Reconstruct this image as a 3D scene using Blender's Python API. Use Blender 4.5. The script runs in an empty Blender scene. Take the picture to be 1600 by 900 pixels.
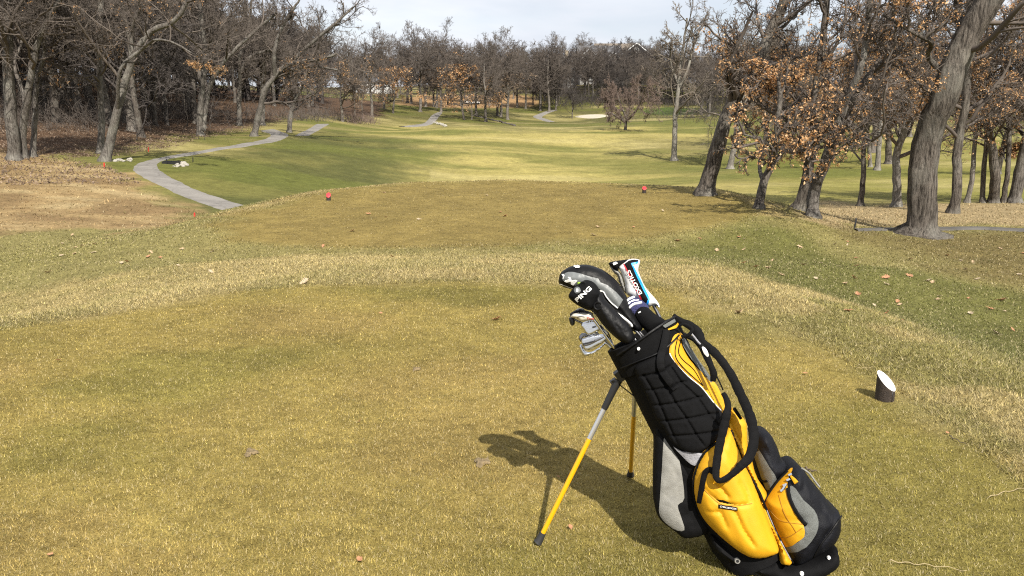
import bpy, bmesh, math, random
import numpy as np
from mathutils import Vector, Matrix, noise
from mathutils.geometry import delaunay_2d_cdt

SC = bpy.context.scene
COL = SC.collection
R = math.radians
random.seed(7)

# ------------------------------------------------------------------ camera, sky, sun, exposure
PITCH, FPX, CAMZ = R(12.8), 1256.0, 1.5
cam = bpy.data.objects.new("camera", bpy.data.cameras.new("camera"))
COL.objects.link(cam)
cam.location = (0, 0, CAMZ)
cam.rotation_euler = (R(90) - PITCH, 0, 0)
cam.data.sensor_width = 36.0
cam.data.lens = 36.0 * FPX / 1600.0
cam.data.clip_start, cam.data.clip_end = 0.05, 6000
SC.camera = cam

SHX, SHY = -0.36, 0.933          # direction the shadows fall on the ground
SUN_EL = R(47)
world = bpy.data.worlds.new("World")
SC.world = world
world.use_nodes = True
wt = world.node_tree
wt.nodes.clear()
def wn(t, **k):
    n = wt.nodes.new(t)
    for a, b in k.items(): setattr(n, a, b)
    return n
w_out = wn('ShaderNodeOutputWorld'); w_bg = wn('ShaderNodeBackground')
w_sky = wn('ShaderNodeTexSky', sky_type='NISHITA', sun_disc=False)
w_sky.sun_elevation = SUN_EL
w_sky.sun_rotation = math.atan2(-SHX, -SHY)
w_sky.altitude = 200; w_sky.air_density = 1.0; w_sky.dust_density = 1.5
w_tc = wn('ShaderNodeTexCoord'); w_map = wn('ShaderNodeMapping')
w_map.inputs['Scale'].default_value = (1.0, 1.0, 4.5)
w_map.inputs['Location'].default_value = (3.1, 0.4, 0.7)
w_n1 = wn('ShaderNodeTexNoise'); w_n1.inputs['Scale'].default_value = 2.3
w_n1.inputs['Detail'].default_value = 7; w_n1.inputs['Roughness'].default_value = 0.55
w_r1 = wn('ShaderNodeValToRGB')           # cloud cover
w_r1.color_ramp.elements[0].position = 0.22; w_r1.color_ramp.elements[0].color = (0.45, 0.45, 0.45, 1)
w_r1.color_ramp.elements[1].position = 0.52; w_r1.color_ramp.elements[1].color = (0.97, 0.97, 0.97, 1)
w_n2 = wn('ShaderNodeTexNoise'); w_n2.inputs['Scale'].default_value = 3.2
w_n2.inputs['Detail'].default_value = 6; w_n2.inputs['Distortion'].default_value = 0.3
w_r2 = wn('ShaderNodeValToRGB')           # cloud brightness, grey undersides to white
w_r2.color_ramp.elements[0].position = 0.30; w_r2.color_ramp.elements[0].color = (5.2, 5.6, 6.3, 1)
w_r2.color_ramp.elements[1].position = 0.68; w_r2.color_ramp.elements[1].color = (7.4, 7.5, 7.9, 1)
w_mix = wn('ShaderNodeMixRGB')
wl = wt.links.new
wl(w_tc.outputs['Generated'], w_map.inputs['Vector'])
wl(w_map.outputs['Vector'], w_n1.inputs['Vector']); wl(w_map.outputs['Vector'], w_n2.inputs['Vector'])
wl(w_n1.outputs['Fac'], w_r1.inputs['Fac']); wl(w_n2.outputs['Fac'], w_r2.inputs['Fac'])
wl(w_r1.outputs['Color'], w_mix.inputs['Fac'])
wl(w_sky.outputs['Color'], w_mix.inputs['Color1']); wl(w_r2.outputs['Color'], w_mix.inputs['Color2'])
wl(w_mix.outputs['Color'], w_bg.inputs['Color'])
w_bg.inputs['Strength'].default_value = 0.084
wl(w_bg.outputs['Background'], w_out.inputs['Surface'])

sun = bpy.data.objects.new("sun", bpy.data.lights.new("sun", 'SUN'))
COL.objects.link(sun)
sun.data.energy = 4.8
sun.data.angle = R(0.55)
sun.data.color = (1.0, 0.94, 0.84)
sun.rotation_euler = Vector((SHX * math.cos(SUN_EL), SHY * math.cos(SUN_EL), -math.sin(SUN_EL))).to_track_quat('-Z', 'Y').to_euler()

SC.view_settings.view_transform = 'Standard'
SC.view_settings.look = 'None'
SC.view_settings.exposure = 0.75
SC.view_settings.gamma = 1.0
SC.view_settings.use_curve_mapping = False
SC.render.engine = 'CYCLES'
SC.cycles.max_bounces = 5
SC.cycles.diffuse_bounces = 2
SC.cycles.glossy_bounces = 2
SC.cycles.transmission_bounces = 2
SC.cycles.transparent_max_bounces = 4
SC.cycles.caustics_reflective = False
SC.cycles.caustics_refractive = False
SC.cycles.use_denoising = False
SC.cycles.filter_width = 1.15

# ------------------------------------------------------------------ helpers
SP, CP = math.sin(PITCH), math.cos(PITCH)
def ray(px, py):
    cx, cy = (px - 800) / FPX, (450 - py) / FPX
    return Vector((cx, CP + cy * SP, -SP + cy * CP))
def at_y(px, py, Y):                      # the point a pixel shows at ground distance Y
    d = ray(px, py); t = Y / d.y
    return Vector((d.x * t, Y, CAMZ + d.z * t))
def at_drop(px, py, D):                   # the point a pixel shows D metres below the eye
    d = ray(px, py); t = -D / d.z
    return Vector((d.x * t, d.y * t, CAMZ - D))

def tag(o, label=None, cat=None, group=None, kind=None):
    if label: o['label'] = label
    if cat: o['category'] = cat
    if group: o['group'] = group
    if kind: o['kind'] = kind
    return o
def empty(name, loc, label, cat, group=None, rz=0.0):
    o = bpy.data.objects.new(name, None); COL.objects.link(o)
    o.empty_display_size = 0.1
    o.location = loc; o.rotation_euler = (0, 0, rz)
    return tag(o, label, cat, group)
def link(name, mesh, parent=None, mat=None, smooth=True):
    o = bpy.data.objects.new(name, mesh); COL.objects.link(o)
    if parent is not None: o.parent = parent
    if mat is not None and not mesh.materials: mesh.materials.append(mat)
    if smooth and len(mesh.polygons): mesh.polygons.foreach_set('use_smooth', np.ones(len(mesh.polygons), dtype=bool))
    return o
def mesh_np(name, V, F, uniform=None):
    """V (n,3); F (m,k) same-size faces, or a list of such arrays"""
    me = bpy.data.meshes.new(name)
    V = np.asarray(V, dtype=np.float32)
    Fs = F if isinstance(F, list) else [F]
    Fs = [np.asarray(f, dtype=np.int32) for f in Fs if len(f)]
    me.vertices.add(len(V)); me.vertices.foreach_set('co', V.ravel())
    nl = sum(f.size for f in Fs); npoly = sum(len(f) for f in Fs)
    me.loops.add(nl); me.polygons.add(npoly)
    me.loops.foreach_set('vertex_index', np.concatenate([f.ravel() for f in Fs]))
    tot = np.concatenate([np.full(len(f), f.shape[1], dtype=np.int32) for f in Fs])
    st = np.zeros(npoly, dtype=np.int32); st[1:] = np.cumsum(tot)[:-1]
    me.polygons.foreach_set('loop_start', st)
    me.update(calc_edges=True)
    return me
class MB:                                  # collects pieces of one mesh
    def __init__(s): s.V = []; s.F = []; s.n = 0
    def add(s, V, F):
        V = np.asarray(V, dtype=float).reshape(-1, 3)
        for f in F: s.F.append([i + s.n for i in f])
        s.V.append(V); s.n += len(V); return s
    def box(s, c, h, rot=None):
        v = np.array([[x, y, z] for z in (-1, 1) for y in (-1, 1) for x in (-1, 1)], float) * np.array(h)
        if rot is not None: v = v @ np.array(rot.to_3x3()).T
        return s.add(v + np.array(c), [(0, 2, 3, 1), (4, 5, 7, 6), (0, 1, 5, 4), (2, 6, 7, 3), (0, 4, 6, 2), (1, 3, 7, 5)])
    def tube(s, pts, rad, n=10, caps=True, flat=1.0, wdir=None):
        pts = [Vector(p) for p in pts]
        rad = [rad] * len(pts) if isinstance(rad, (int, float)) else list(rad)
        V = []; ref = None
        for i, p in enumerate(pts):
            a = pts[max(i - 1, 0)]; b = pts[min(i + 1, len(pts) - 1)]
            t = (b - a).normalized()
            if wdir is not None: ref = Vector(wdir)
            elif ref is None: ref = Vector((0, 0, 1)) if abs(t.z) < 0.9 else Vector((1, 0, 0))
            x = (ref - t * ref.dot(t)).normalized(); ref = x; y = t.cross(x)
            for k in range(n):
                an = 2 * math.pi * k / n
                V.append(p + (x * math.cos(an) * flat + y * math.sin(an)) * rad[i])
        F = []
        for i in range(len(pts) - 1):
            for k in range(n):
                k2 = (k + 1) % n
                F.append((i * n + k, i * n + k2, (i + 1) * n + k2, (i + 1) * n + k))
        if caps:
            F.append(tuple(range(n - 1, -1, -1))); F.append(tuple((len(pts) - 1) * n + k for k in range(n)))
        return s.add([tuple(v) for v in V], F)
    def build(s, name, mat=None, parent=None, smooth=True, angle=None):
        me = bpy.data.meshes.new(name)
        me.from_pydata([tuple(v) for v in np.concatenate(s.V)], [], s.F)
        me.update()
        o = link(name, me, parent, mat, smooth)
        if smooth and angle: me.set_sharp_from_angle(angle=R(angle))
        return o
def catmull(P, k=6, closed=False):
    P = np.asarray(P, float); n = len(P); out = []
    for i in range(n if closed else n - 1):
        if closed: p0, p1, p2, p3 = P[(i - 1) % n], P[i], P[(i + 1) % n], P[(i + 2) % n]
        else: p0, p1, p2, p3 = P[max(i - 1, 0)], P[i], P[i + 1], P[min(i + 2, n - 1)]
        for j in range(k):
            t = j / k
            out.append(0.5 * ((2 * p1) + (p2 - p0) * t + (2 * p0 - 5 * p1 + 4 * p2 - p3) * t * t + (3 * p1 - p0 - 3 * p2 + p3) * t ** 3))
    if not closed: out.append(P[-1])
    return np.array(out)
def poly_dist(P, Q):
    """signed distance of points P (n,2) to the polygon Q (m,2): positive inside"""
    P = np.asarray(P, float); Q = np.asarray(Q, float)
    X = np.ascontiguousarray(P[:, 0]); Y = np.ascontiguousarray(P[:, 1]); N = len(X)
    A = Q; D = np.roll(Q, -1, 0) - Q; L = np.maximum((D ** 2).sum(1), 1e-18)
    if N * len(Q) < 400000:
        dx = X[:, None] - A[:, 0]; dy = Y[:, None] - A[:, 1]
        t = np.clip((dx * D[:, 0] + dy * D[:, 1]) / L, 0, 1)
        best = ((dx - t * D[:, 0]) ** 2 + (dy - t * D[:, 1]) ** 2).min(1)
        ay = A[:, 1]; by = ay + D[:, 1]; c = (ay > Y[:, None]) != (by > Y[:, None])
        with np.errstate(divide='ignore', invalid='ignore'): xi = D[:, 0] * dy / D[:, 1]
        ins = (np.sum(c & (dx < xi), axis=1) % 2) == 1
        return np.where(ins, 1, -1) * np.sqrt(best)
    best = np.full(N, 1e18); ins = np.zeros(N, bool)
    for i in range(len(Q)):
        ux, uy = D[i]; dx = X - A[i, 0]; dy = Y - A[i, 1]
        t = dx * (ux / L[i]); t += dy * (uy / L[i]); np.clip(t, 0, 1, out=t)
        ex = dx - t * ux; ey = dy - t * uy; ex *= ex; ey *= ey; ex += ey
        np.minimum(best, ex, out=best)
        if uy != 0:
            c = (dy < 0) != (dy < uy)
            k = np.nonzero(c)[0]
            if len(k): ins[k] ^= dx[k] < ux * dy[k] / uy
    return np.where(ins, 1, -1) * np.sqrt(best)
def line_dist(P, L):
    P = np.asarray(P, float); best = np.full(len(P), 1e18)
    for a, b in zip(np.asarray(L, float)[:-1], np.asarray(L, float)[1:]):
        ab = b - a
        t = np.clip(((P - a) @ ab) / max((ab ** 2).sum(), 1e-18), 0, 1)
        best = np.minimum(best, ((P - a - t[:, None] * ab) ** 2).sum(1))
    return np.sqrt(best)
def smooth01(x, a, b):
    t = np.clip((x - a) / (b - a), 0, 1); return t * t * (3 - 2 * t)
_rng = np.random.default_rng(11)
_LAT = _rng.random((64, 64))
def vnoise(x, y):                         # periodic value noise
    xi = np.floor(x).astype(int); yi = np.floor(y).astype(int); fx = x - xi; fy = y - yi
    fx = fx * fx * (3 - 2 * fx); fy = fy * fy * (3 - 2 * fy)
    g = lambda i, j: _LAT[i % 64, j % 64]
    return (g(xi, yi) * (1 - fx) + g(xi + 1, yi) * fx) * (1 - fy) + (g(xi, yi + 1) * (1 - fx) + g(xi + 1, yi + 1) * fx) * fy
def fbm(x, y, o=4):
    s = 0; a = 0.5
    for i in range(o):
        s = s + a * vnoise(x * 2 ** i + 17.3 * i, y * 2 ** i + 9.1 * i); a *= 0.5
    return s / (1 - 0.5 ** o)

# ------------------------------------------------------------------ materials
def mat(name, col=(0.5, 0.5, 0.5), rough=0.7, metal=0.0, spec=0.5, var=0.0, vscale=8.0, bump=0.0, bscale=40.0, coords='Object', sheen=0.0, coat=0.0, stretch=None):
    m = bpy.data.materials.new(name); m.use_nodes = True
    nt = m.node_tree; b = nt.nodes['Principled BSDF']
    b.inputs['Base Color'].default_value = (*col, 1)
    b.inputs['Roughness'].default_value = rough
    b.inputs['Metallic'].default_value = metal
    b.inputs['Specular IOR Level'].default_value = spec
    if sheen: b.inputs['Sheen Weight'].default_value = sheen
    if coat: b.inputs['Coat Weight'].default_value = coat
    if var or bump:
        tc = nt.nodes.new('ShaderNodeTexCoord'); src = tc.outputs[coords]
        if stretch:
            mp = nt.nodes.new('ShaderNodeMapping'); mp.inputs['Scale'].default_value = stretch
            nt.links.new(src, mp.inputs['Vector']); src = mp.outputs['Vector']
    if var:
        n = nt.nodes.new('ShaderNodeTexNoise'); n.inputs['Scale'].default_value = vscale; n.inputs['Detail'].default_value = 6
        n.inputs['Roughness'].default_value = 0.65
        r = nt.nodes.new('ShaderNodeValToRGB')
        r.color_ramp.elements[0].position = 0.32; r.color_ramp.elements[1].position = 0.68
        r.color_ramp.elements[0].color = (*[c * (1 - var) for c in col], 1)
        r.color_ramp.elements[1].color = (*[min(1, c * (1 + var)) for c in col], 1)
        nt.links.new(src, n.inputs['Vector']); nt.links.new(n.outputs['Fac'], r.inputs['Fac'])
        nt.links.new(r.outputs['Color'], b.inputs['Base Color'])
    if bump:
        n = nt.nodes.new('ShaderNodeTexNoise'); n.inputs['Scale'].default_value = bscale; n.inputs['Detail'].default_value = 5
        bp = nt.nodes.new('ShaderNodeBump'); bp.inputs['Strength'].default_value = bump; bp.inputs['Distance'].default_value = 0.01
        nt.links.new(src, n.inputs['Vector']); nt.links.new(n.outputs['Fac'], bp.inputs['Height'])
        nt.links.new(bp.outputs['Normal'], b.inputs['Normal'])
    return m
GRASS = 1.0
# ------------------------------------------------------------------ terrain
U_LOW = [(0, 512), (200, 483), (330, 458), (480, 444), (700, 438), (900, 440), (1070, 446), (1200, 472), (1300, 507), (1400, 556), (1500, 612), (1600, 700)]
up_edge = [at_drop(px, py, 1.5) for px, py in U_LOW]
UP = [(p.x, p.y) for p in up_edge]
UP = np.array([(-7.2, 3.8), (-5.2, 5.0)] + UP + [(2.9, 2.0), (2.9, -3.0), (-9.0, -3.0)])
FD = 2.02                                 # eye height above the forward tee
F_PX = [(395, 330), (330, 352), (345, 372), (430, 386), (620, 388), (820, 382), (1000, 372), (1120, 352), (1180, 335)]
F_BACK = [(1150, 312), (1080, 294), (950, 286), (800, 283), (650, 287), (520, 298)]
FP = np.array([tuple(at_drop(px, py, FD))[:2] for px, py in F_PX] + [tuple(at_drop(px, py, FD))[:2] for px, py in F_BACK])
_K = [  # pixel and drop below the eye, for the lie of the land
 (0,250,2.5),(0,300,2.85),(0,350,3.0),(150,350,3.1),(160,300,2.95),(300,335,3.25),(380,325,3.35),(210,265,2.75),(165,250,2.6),(300,240,2.7),(430,212,2.45),(312,211,2.35),(400,208,2.4),
 (490,200,2.45),(520,193,2.3),(60,215,1.75),(150,200,1.5),(250,200,1.9),(60,180,.7),(180,180,.8),(300,190,1.7),(560,197,2.75),(450,260,3.2),(600,250,3.7),(640,275,4.2),(500,290,3.8),(420,318,3.5),(540,220,3.1),
 (800,275,4.35),(800,240,4.1),(800,215,3.5),(800,203,3.1),(700,205,3.1),(975,203,3.1),(1000,270,4.2),(1053,250,3.95),(1100,302,3.35),(900,225,3.8),(1130,210,3.2),
 (1200,250,3.75),(1185,325,3.05),(1270,337,2.9),(1340,320,3.1),(1400,322,2.95),(1480,331,2.85),(1435,369,2.6),(1600,358,2.6),(1600,316,3.0),(1500,250,3.65),(1300,240,3.7),(1500,208,3.0),(1300,208,3.1),(1600,203,2.8),(1200,208,3.1),
 (1600,450,2.5),(1500,470,2.3),(1450,420,2.45),(1560,400,2.55),(1330,372,2.6),(0,455,2.6),(0,400,2.9),(150,400,2.75),(250,380,2.85),(100,430,2.6)]
_W = [(1500,185,130,-.5),(1350,185,135,-.6)]
pts = [at_drop(*k) for k in _K]
pts += [at_y(px, py, Y) for px, py, Y in [(1500,185,128),(1350,186,130),(1200,186,135),(1560,150,175),(1400,150,185),(1250,150,190),
  (790,192,165),(700,183,165),(655,196,140),(600,166,180),(560,185,135),(690,156,225),(740,178,185),(850,186,185),(905,182,195),(1030,172,210),(960,181,180),
  (700,140,300),(950,128,275),(850,140,270),(1050,140,270),(560,150,230),(1150,170,200)]]
pts += [Vector(v) for v in [(0,8,-1.5),(0,16,-2.1),(-3,3,-1.1),(3,3,-1.0),(0,0,-1.0),(0,-6,-1.0),(-9,4,-1.3),(-10,-3,-1.4),(6,0,-.85),(9,2,-.9),(0,-30,-1.5),(-30,-10,-1.2),(30,-10,-1.0),(-60,10,1.0),(60,10,.3),
  (0,-200,0),(-200,0,6),(200,0,6),(-160,140,9),(170,170,8),(0,420,14),(-300,300,16),(300,300,15),(0,1000,16),(-900,600,16),(900,600,16),(0,-900,5),(900,-300,10),(-900,-300,10),(0,3000,16),(-2800,1500,16),(2800,1500,16),(-60,100,2.6),(-75,70,2.2),(-45,130,2.8)]]
CT = np.array([tuple(p) for p in pts])
def _tr(P):
    r = np.hypot(P[:, 0], P[:, 1])[:, None] + 1e-6
    return P[:, :2] * (np.log1p(r / 9.0) / r) * 9.0
_C = _tr(CT)
_phi = lambda d2: np.sqrt(d2 + 1.2 ** 2)
_A = _phi(((_C[:, None] - _C[None]) ** 2).sum(-1)) - np.eye(len(_C)) * 0.18
_zm = CT[:, 2].mean()
_w = np.linalg.solve(_A, CT[:, 2] - _zm)
def base_h(P):
    T = _tr(P); out = np.empty(len(P))
    for i in range(0, len(P), 20000):
        q = T[i:i + 20000]
        out[i:i + 20000] = _phi(((q[:, None] - _C[None]) ** 2).sum(-1)) @ _w + _zm
    return out
def smax(a, b, k):
    h = np.clip(0.5 + 0.5 * (a - b) / k, 0, 1)
    return b * (1 - h) + a * h + k * h * (1 - h)
def ground(P):
    P = np.atleast_2d(np.asarray(P, float))[:, :2]
    z = base_h(P)
    near = np.hypot(P[:, 0], P[:, 1]) < 60
    if near.any():
        Q = P[near]
        s = np.maximum(-poly_dist(Q, UP), 0)
        t1 = 0.0 - 0.33 * (np.sqrt(s * s + 0.5) - math.sqrt(0.5)) * (1 - 0.55 * smooth01(Q[:, 1] - np.abs(Q[:, 0]) * 0.6, 4, 8))
        d = poly_dist(Q, FP); s = np.maximum(-d, 0)
        t2 = (CAMZ - FD) - 0.30 * (np.sqrt(s * s + 1.2) - math.sqrt(1.2))
        zz = smax(smax(t1, t2, 0.25), z[near], 0.5)
        inside = poly_dist(Q, UP)
        zz = np.where(inside > 0, zz * (1 - smooth01(inside, 0, 0.7)), zz)
        z[near] = zz
    rr0 = np.hypot(P[:, 0], P[:, 1])
    z = z + (fbm(P[:, 0] * 0.35, P[:, 1] * 0.35, 3) - 0.5) * 0.10 * smooth01(rr0, 4, 25) + (fbm(P[:, 0] * 0.052 + 4, P[:, 1] * 0.052, 2) - 0.5) * 2.0 * smooth01(rr0, 36, 62) * smooth01(P[:, 0] + 20, 0, 12) * (1 - .6 * smooth01(rr0, 120, 170))
    return z
def gz(x, y): return float(ground([(x, y)])[0])
def on_ground(pxs):
    """where pixels meet the land (marching along each line of sight)"""
    out = []
    ts = 1.8 * 1.012 ** np.arange(520)
    for px, py in pxs:
        d = ray(px, py); P = np.array([(d.x * t, d.y * t) for t in ts])
        dz = CAMZ + d.z * ts - ground(P)
        k = np.nonzero(dz < 0)[0]
        i = int(k[0]) if len(k) else len(ts) - 1
        t = ts[i]
        if 0 < i and len(k): t = ts[i - 1] + (ts[i] - ts[i - 1]) * dz[i - 1] / (dz[i - 1] - dz[i])
        out.append((d.x * t, d.y * t))
    return np.array(out)

# the sheet of ground: polar rings, finest in front of the eye
th = np.concatenate([np.arange(-46, 46, 0.21), np.arange(46, 314, 4.0)])
rr = np.concatenate([[0.4], 0.8 * 1.0135 ** np.arange(0, 465)])
rr = np.concatenate([rr, rr[-1] * 1.12 ** np.arange(1, 17)])
TT, RR = np.meshgrid(np.radians(th), rr)
GP = np.stack([np.sin(TT).ravel() * RR.ravel(), np.cos(TT).ravel() * RR.ravel()], 1)
GZ = ground(GP)
na, nr = len(th), len(rr)
ia = np.arange(na); ja = np.arange(nr - 1)
I, J = np.meshgrid(ia, ja)
quad = np.stack([J * na + I, J * na + (I + 1) % na, (J + 1) * na + (I + 1) % na, (J + 1) * na + I], -1).reshape(-1, 4)[:, ::-1]
c0 = len(GP)
GV = np.concatenate([np.column_stack([GP, GZ]), [[0, 0, 0]]])
tri = np.stack([np.full(na, c0), ia, (ia + 1) % na], -1)[:, ::-1]

# zones of grass, traced where they lie
def zone(px, k=4): return catmull(on_ground(px), k, True)
Z_BAND = np.concatenate([on_ground([(-60, 470), (0, 458), (200, 426), (350, 405), (500, 398), (700, 393), (900, 395), (1050, 404), (1120, 415), (1200, 440), (1300, 466), (1400, 500), (1500, 545), (1600, 585), (1700, 640)]),
   on_ground([(1700, 830), (1600, 755), (1500, 672), (1400, 606), (1300, 548), (1200, 502), (1070, 458), (900, 444), (700, 440), (480, 446), (330, 460), (200, 485), (0, 516), (-60, 530)])])
Z_DRY = zone([(-80, 235), (60, 243), (150, 258), (200, 275), (250, 305), (310, 336), (270, 350), (230, 357), (100, 357), (-80, 357)])
Z_DRYR = zone([(1225, 335), (1275, 316), (1360, 322), (1450, 318), (1600, 316), (1700, 318), (1700, 356), (1600, 354), (1500, 352), (1380, 356), (1330, 357), (1280, 350)])
Z_FAIR = zone([(640, 290), (670, 262), (655, 245), (690, 240), (640, 215), (560, 207), (640, 198), (760, 203), (900, 204), (1090, 195), (1130, 205), (1080, 215), (1010, 214), (960, 222), (1000, 240), (1100, 268), (1200, 300), (1100, 320), (800, 310)])
Z_BROWN = zone([(370, 350), (400, 330), (520, 303), (650, 292), (800, 288), (950, 290), (1060, 302), (1090, 318), (1000, 340), (1020, 362), (820, 380), (620, 386), (450, 384)])
Z_RGREEN = zone([(1040, 382), (1150, 350), (1250, 362), (1400, 420), (1600, 455), (1750, 480), (1750, 640), (1600, 575), (1450, 515), (1300, 462), (1200, 435), (1100, 405), (900, 392), (780, 386)])
Z_RBROWN = zone([(1330, 362), (1500, 362), (1700, 362), (1700, 460), (1600, 448), (1500, 430), (1400, 392)])
Z_LITTER = np.array([(-90, 30), (-24, 36), (-21.5, 42), (-22, 50), (-24.5, 60), (-26, 75), (-28, 95), (-29, 118), (-24, 150), (-30, 200), (-160, 220), (-170, 60)])
Z_LGREEN_SHADE = zone([(250, 300), (330, 255), (430, 218), (520, 203), (640, 216), (660, 245), (670, 262), (640, 285), (520, 298), (400, 325)])
Z_RLAWN = zone([(1130, 300), (1180, 255), (1130, 215), (1300, 210), (1700, 203), (1700, 310), (1450, 312), (1300, 312), (1200, 322)])
Z_FAR_DRY = zone([(615, 162), (660, 150), (800, 148), (850, 160), (800, 168), (700, 168)])
Z_GREEN = zone([(1000, 174), (1040, 167), (1110, 172), (1090, 178), (1020, 179)])
S = lambda r, g, b: np.array([((c / 255 + 0.055) / 1.055) ** 2.4 for c in (r, g, b)])
GAIN = 1.95
ZC = [  # (zone, pixel colour in sunlight, feather in metres, ragged edge)
 (None, S(140, 134, 84)),
]
def zone_colour(P, fine=True):
    r = np.hypot(P[:, 0], P[:, 1])
    wob = (fbm(P[:, 0] * 1.3, P[:, 1] * 1.3, 4) - 0.5)
    wob2 = (fbm(P[:, 0] * 0.22 + 5, P[:, 1] * 0.22, 4) - 0.5)
    C = np.tile(S(154, 144, 90), (len(P), 1))
    def put(poly, col, f, rag, lim=None, amt=1.0):
        nonlocal C
        q = np.asarray(poly); mg = f + rag + .1
        k = np.nonzero((P[:, 0] > q[:, 0].min() - mg) & (P[:, 0] < q[:, 0].max() + mg) & (P[:, 1] > q[:, 1].min() - mg) & (P[:, 1] < q[:, 1].max() + mg))[0]
        if not len(k): return
        a = np.zeros((len(P), 1)); a[k, 0] = smooth01(poly_dist(P[k], q) + wob[k] * rag, -f, f) * amt
        C = C * (1 - a) + col * a
    def blot(col, n, lo, hi, amt=1.0):
        nonlocal C
        a = (smooth01(n, lo, hi) * amt)[:, None]; C = C * (1 - a) + col * a
    far = smooth01(r, 125, 165)[:, None]
    C = C * (1 - far) + S(112, 108, 66) * far
    vfar = smooth01(r, 215, 260)[:, None]
    C = C * (1 - vfar) + S(84, 70, 52) * vfar
    put(Z_LGREEN_SHADE, S(104, 105, 58), 2.5, 4)  # green bank grass, also darkened so its colour carries some cloud shade
    put(Z_RLAWN, S(150, 145, 76), 2, 4)
    put(Z_FAIR, S(190, 176, 106), 3.5, 7)
    st = fbm(P[:, 0] * 0.07 + 3, P[:, 1] * 0.16 + 1, 4); mid = smooth01(r, 26, 40)
    blot(S(116, 120, 58), st, 0.44, 0.64, 0.85 * mid)
    blot(S(204, 190, 128), 1 - st, 0.56, 0.72, 0.6 * mid * (poly_dist(P, Z_LGREEN_SHADE) < 0))
    blot(S(150, 142, 80), wob2 + 0.5, 0.5, 0.72, 0.45)
    put(Z_LITTER, S(106, 84, 66), 1.5, 6)
    put(Z_DRY, S(176, 150, 106), 0.7, 3)
    dz = fbm(P[:, 0] * 0.5 + P[:, 1] * .2, P[:, 1] * 1.1, 5); ind = smooth01(poly_dist(P, Z_DRY), -.3, .6)
    blot(S(120, 94, 66), dz, 0.48, 0.66, 0.45 * ind); blot(S(204, 182, 136), 1 - dz, 0.52, 0.7, 0.6 * ind)
    put(Z_DRYR, S(184, 163, 122), 0.6, 2)
    put(Z_FAR_DRY, S(186, 150, 108), 3, 6)
    put(Z_GREEN, S(92, 108, 54), 2, 1)
    put(Z_RBROWN, S(132, 118, 74), 1.0, 2)
    put(Z_RGREEN, S(122, 120, 66), 0.5, 1.2)
    ring = poly_dist(P, FP); blot(S(186, 164, 112), -np.abs(ring + .35), -.55, -.1, 0.75 * (P[:, 1] > 15) * (np.abs(P[:, 0]) < 9))
    put(FP, S(154, 136, 78), 0.4, 0.9)
    put(Z_BROWN, S(150, 130, 76), 1.4, 2.5, amt=0.55)
    put(UP, S(172, 153, 86), 0.10, 0.25)
    put(Z_BAND, S(184, 166, 112), 0.22, 0.9)
    bd = smooth01(poly_dist(P, Z_BAND), -.2, .2); gn = fbm(P[:, 0] * 1.1 + 8, P[:, 1] * 1.1 + 2, 4)
    blot(S(138, 132, 72), gn, 0.47, 0.62, bd * (.35 + .4 * smooth01(P[:, 0], .5, 2.5)))
    inn = smooth01(r, 14, 10)
    # streaks and patches of straw and green on the near turf
    s1 = fbm(P[:, 0] * 0.55 + 2, P[:, 1] * 0.9, 4); s2 = fbm(P[:, 0] * 2.1 + 40, P[:, 1] * 2.1, 3)
    up = smooth01(poly_dist(P, UP), 0, 0.4)
    onup = up * (poly_dist(P, Z_BAND) < 0)
    blot(S(136, 130, 64), s1, 0.50, 0.68, 0.55 * onup)
    blot(S(176, 152, 92), 1 - s1, 0.55, 0.72, 0.55 * onup)
    C *= (0.86 + 0.28 * s2)[:, None]
    return C / GAIN
GC = zone_colour(GV[:, :2])
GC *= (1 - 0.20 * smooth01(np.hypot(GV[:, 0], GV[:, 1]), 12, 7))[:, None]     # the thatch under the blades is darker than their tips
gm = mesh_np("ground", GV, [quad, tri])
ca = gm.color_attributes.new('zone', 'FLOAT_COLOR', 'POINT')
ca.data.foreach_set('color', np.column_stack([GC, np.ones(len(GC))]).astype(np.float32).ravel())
m = bpy.data.materials.new("turf_ground"); m.use_nodes = True
nt = m.node_tree; bs = nt.nodes['Principled BSDF']
bs.inputs['Roughness'].default_value = 0.95; bs.inputs['Specular IOR Level'].default_value = 0.1
at = nt.nodes.new('ShaderNodeAttribute'); at.attribute_name = 'zone'
tc = nt.nodes.new('ShaderNodeTexCoord')
def noise_ramp(scale, lo, hi, p0=0.3, p1=0.7, detail=5, rough=0.6, vec=None):
    n = nt.nodes.new('ShaderNodeTexNoise'); n.inputs['Scale'].default_value = scale; n.inputs['Detail'].default_value = detail
    n.inputs['Roughness'].default_value = rough
    r = nt.nodes.new('ShaderNodeMapRange'); r.inputs['From Min'].default_value = p0; r.inputs['From Max'].default_value = p1
    r.inputs['To Min'].default_value = lo; r.inputs['To Max'].default_value = hi
    nt.links.new(vec or tc.outputs['Object'], n.inputs['Vector']); nt.links.new(n.outputs['Fac'], r.inputs['Value'])
    return r.outputs['Result'], n
f1, n1 = noise_ramp(0.9, 0.86, 1.14)
f2, n2 = noise_ramp(14, 0.72, 1.28, detail=4, rough=0.8)
f3, n3 = noise_ramp(95, 0.6, 1.4, detail=3, rough=0.8)
f4, n4 = noise_ramp(3.2, 0.74, 1.26, detail=6, rough=0.75)
mu0 = nt.nodes.new('ShaderNodeMath'); mu0.operation = 'MULTIPLY'; nt.links.new(f4, mu0.inputs[0]); nt.links.new(f1, mu0.inputs[1]); f1 = mu0.outputs[0]
mu1 = nt.nodes.new('ShaderNodeMath'); mu1.operation = 'MULTIPLY'; nt.links.new(f1, mu1.inputs[0]); nt.links.new(f2, mu1.inputs[1])
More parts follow.
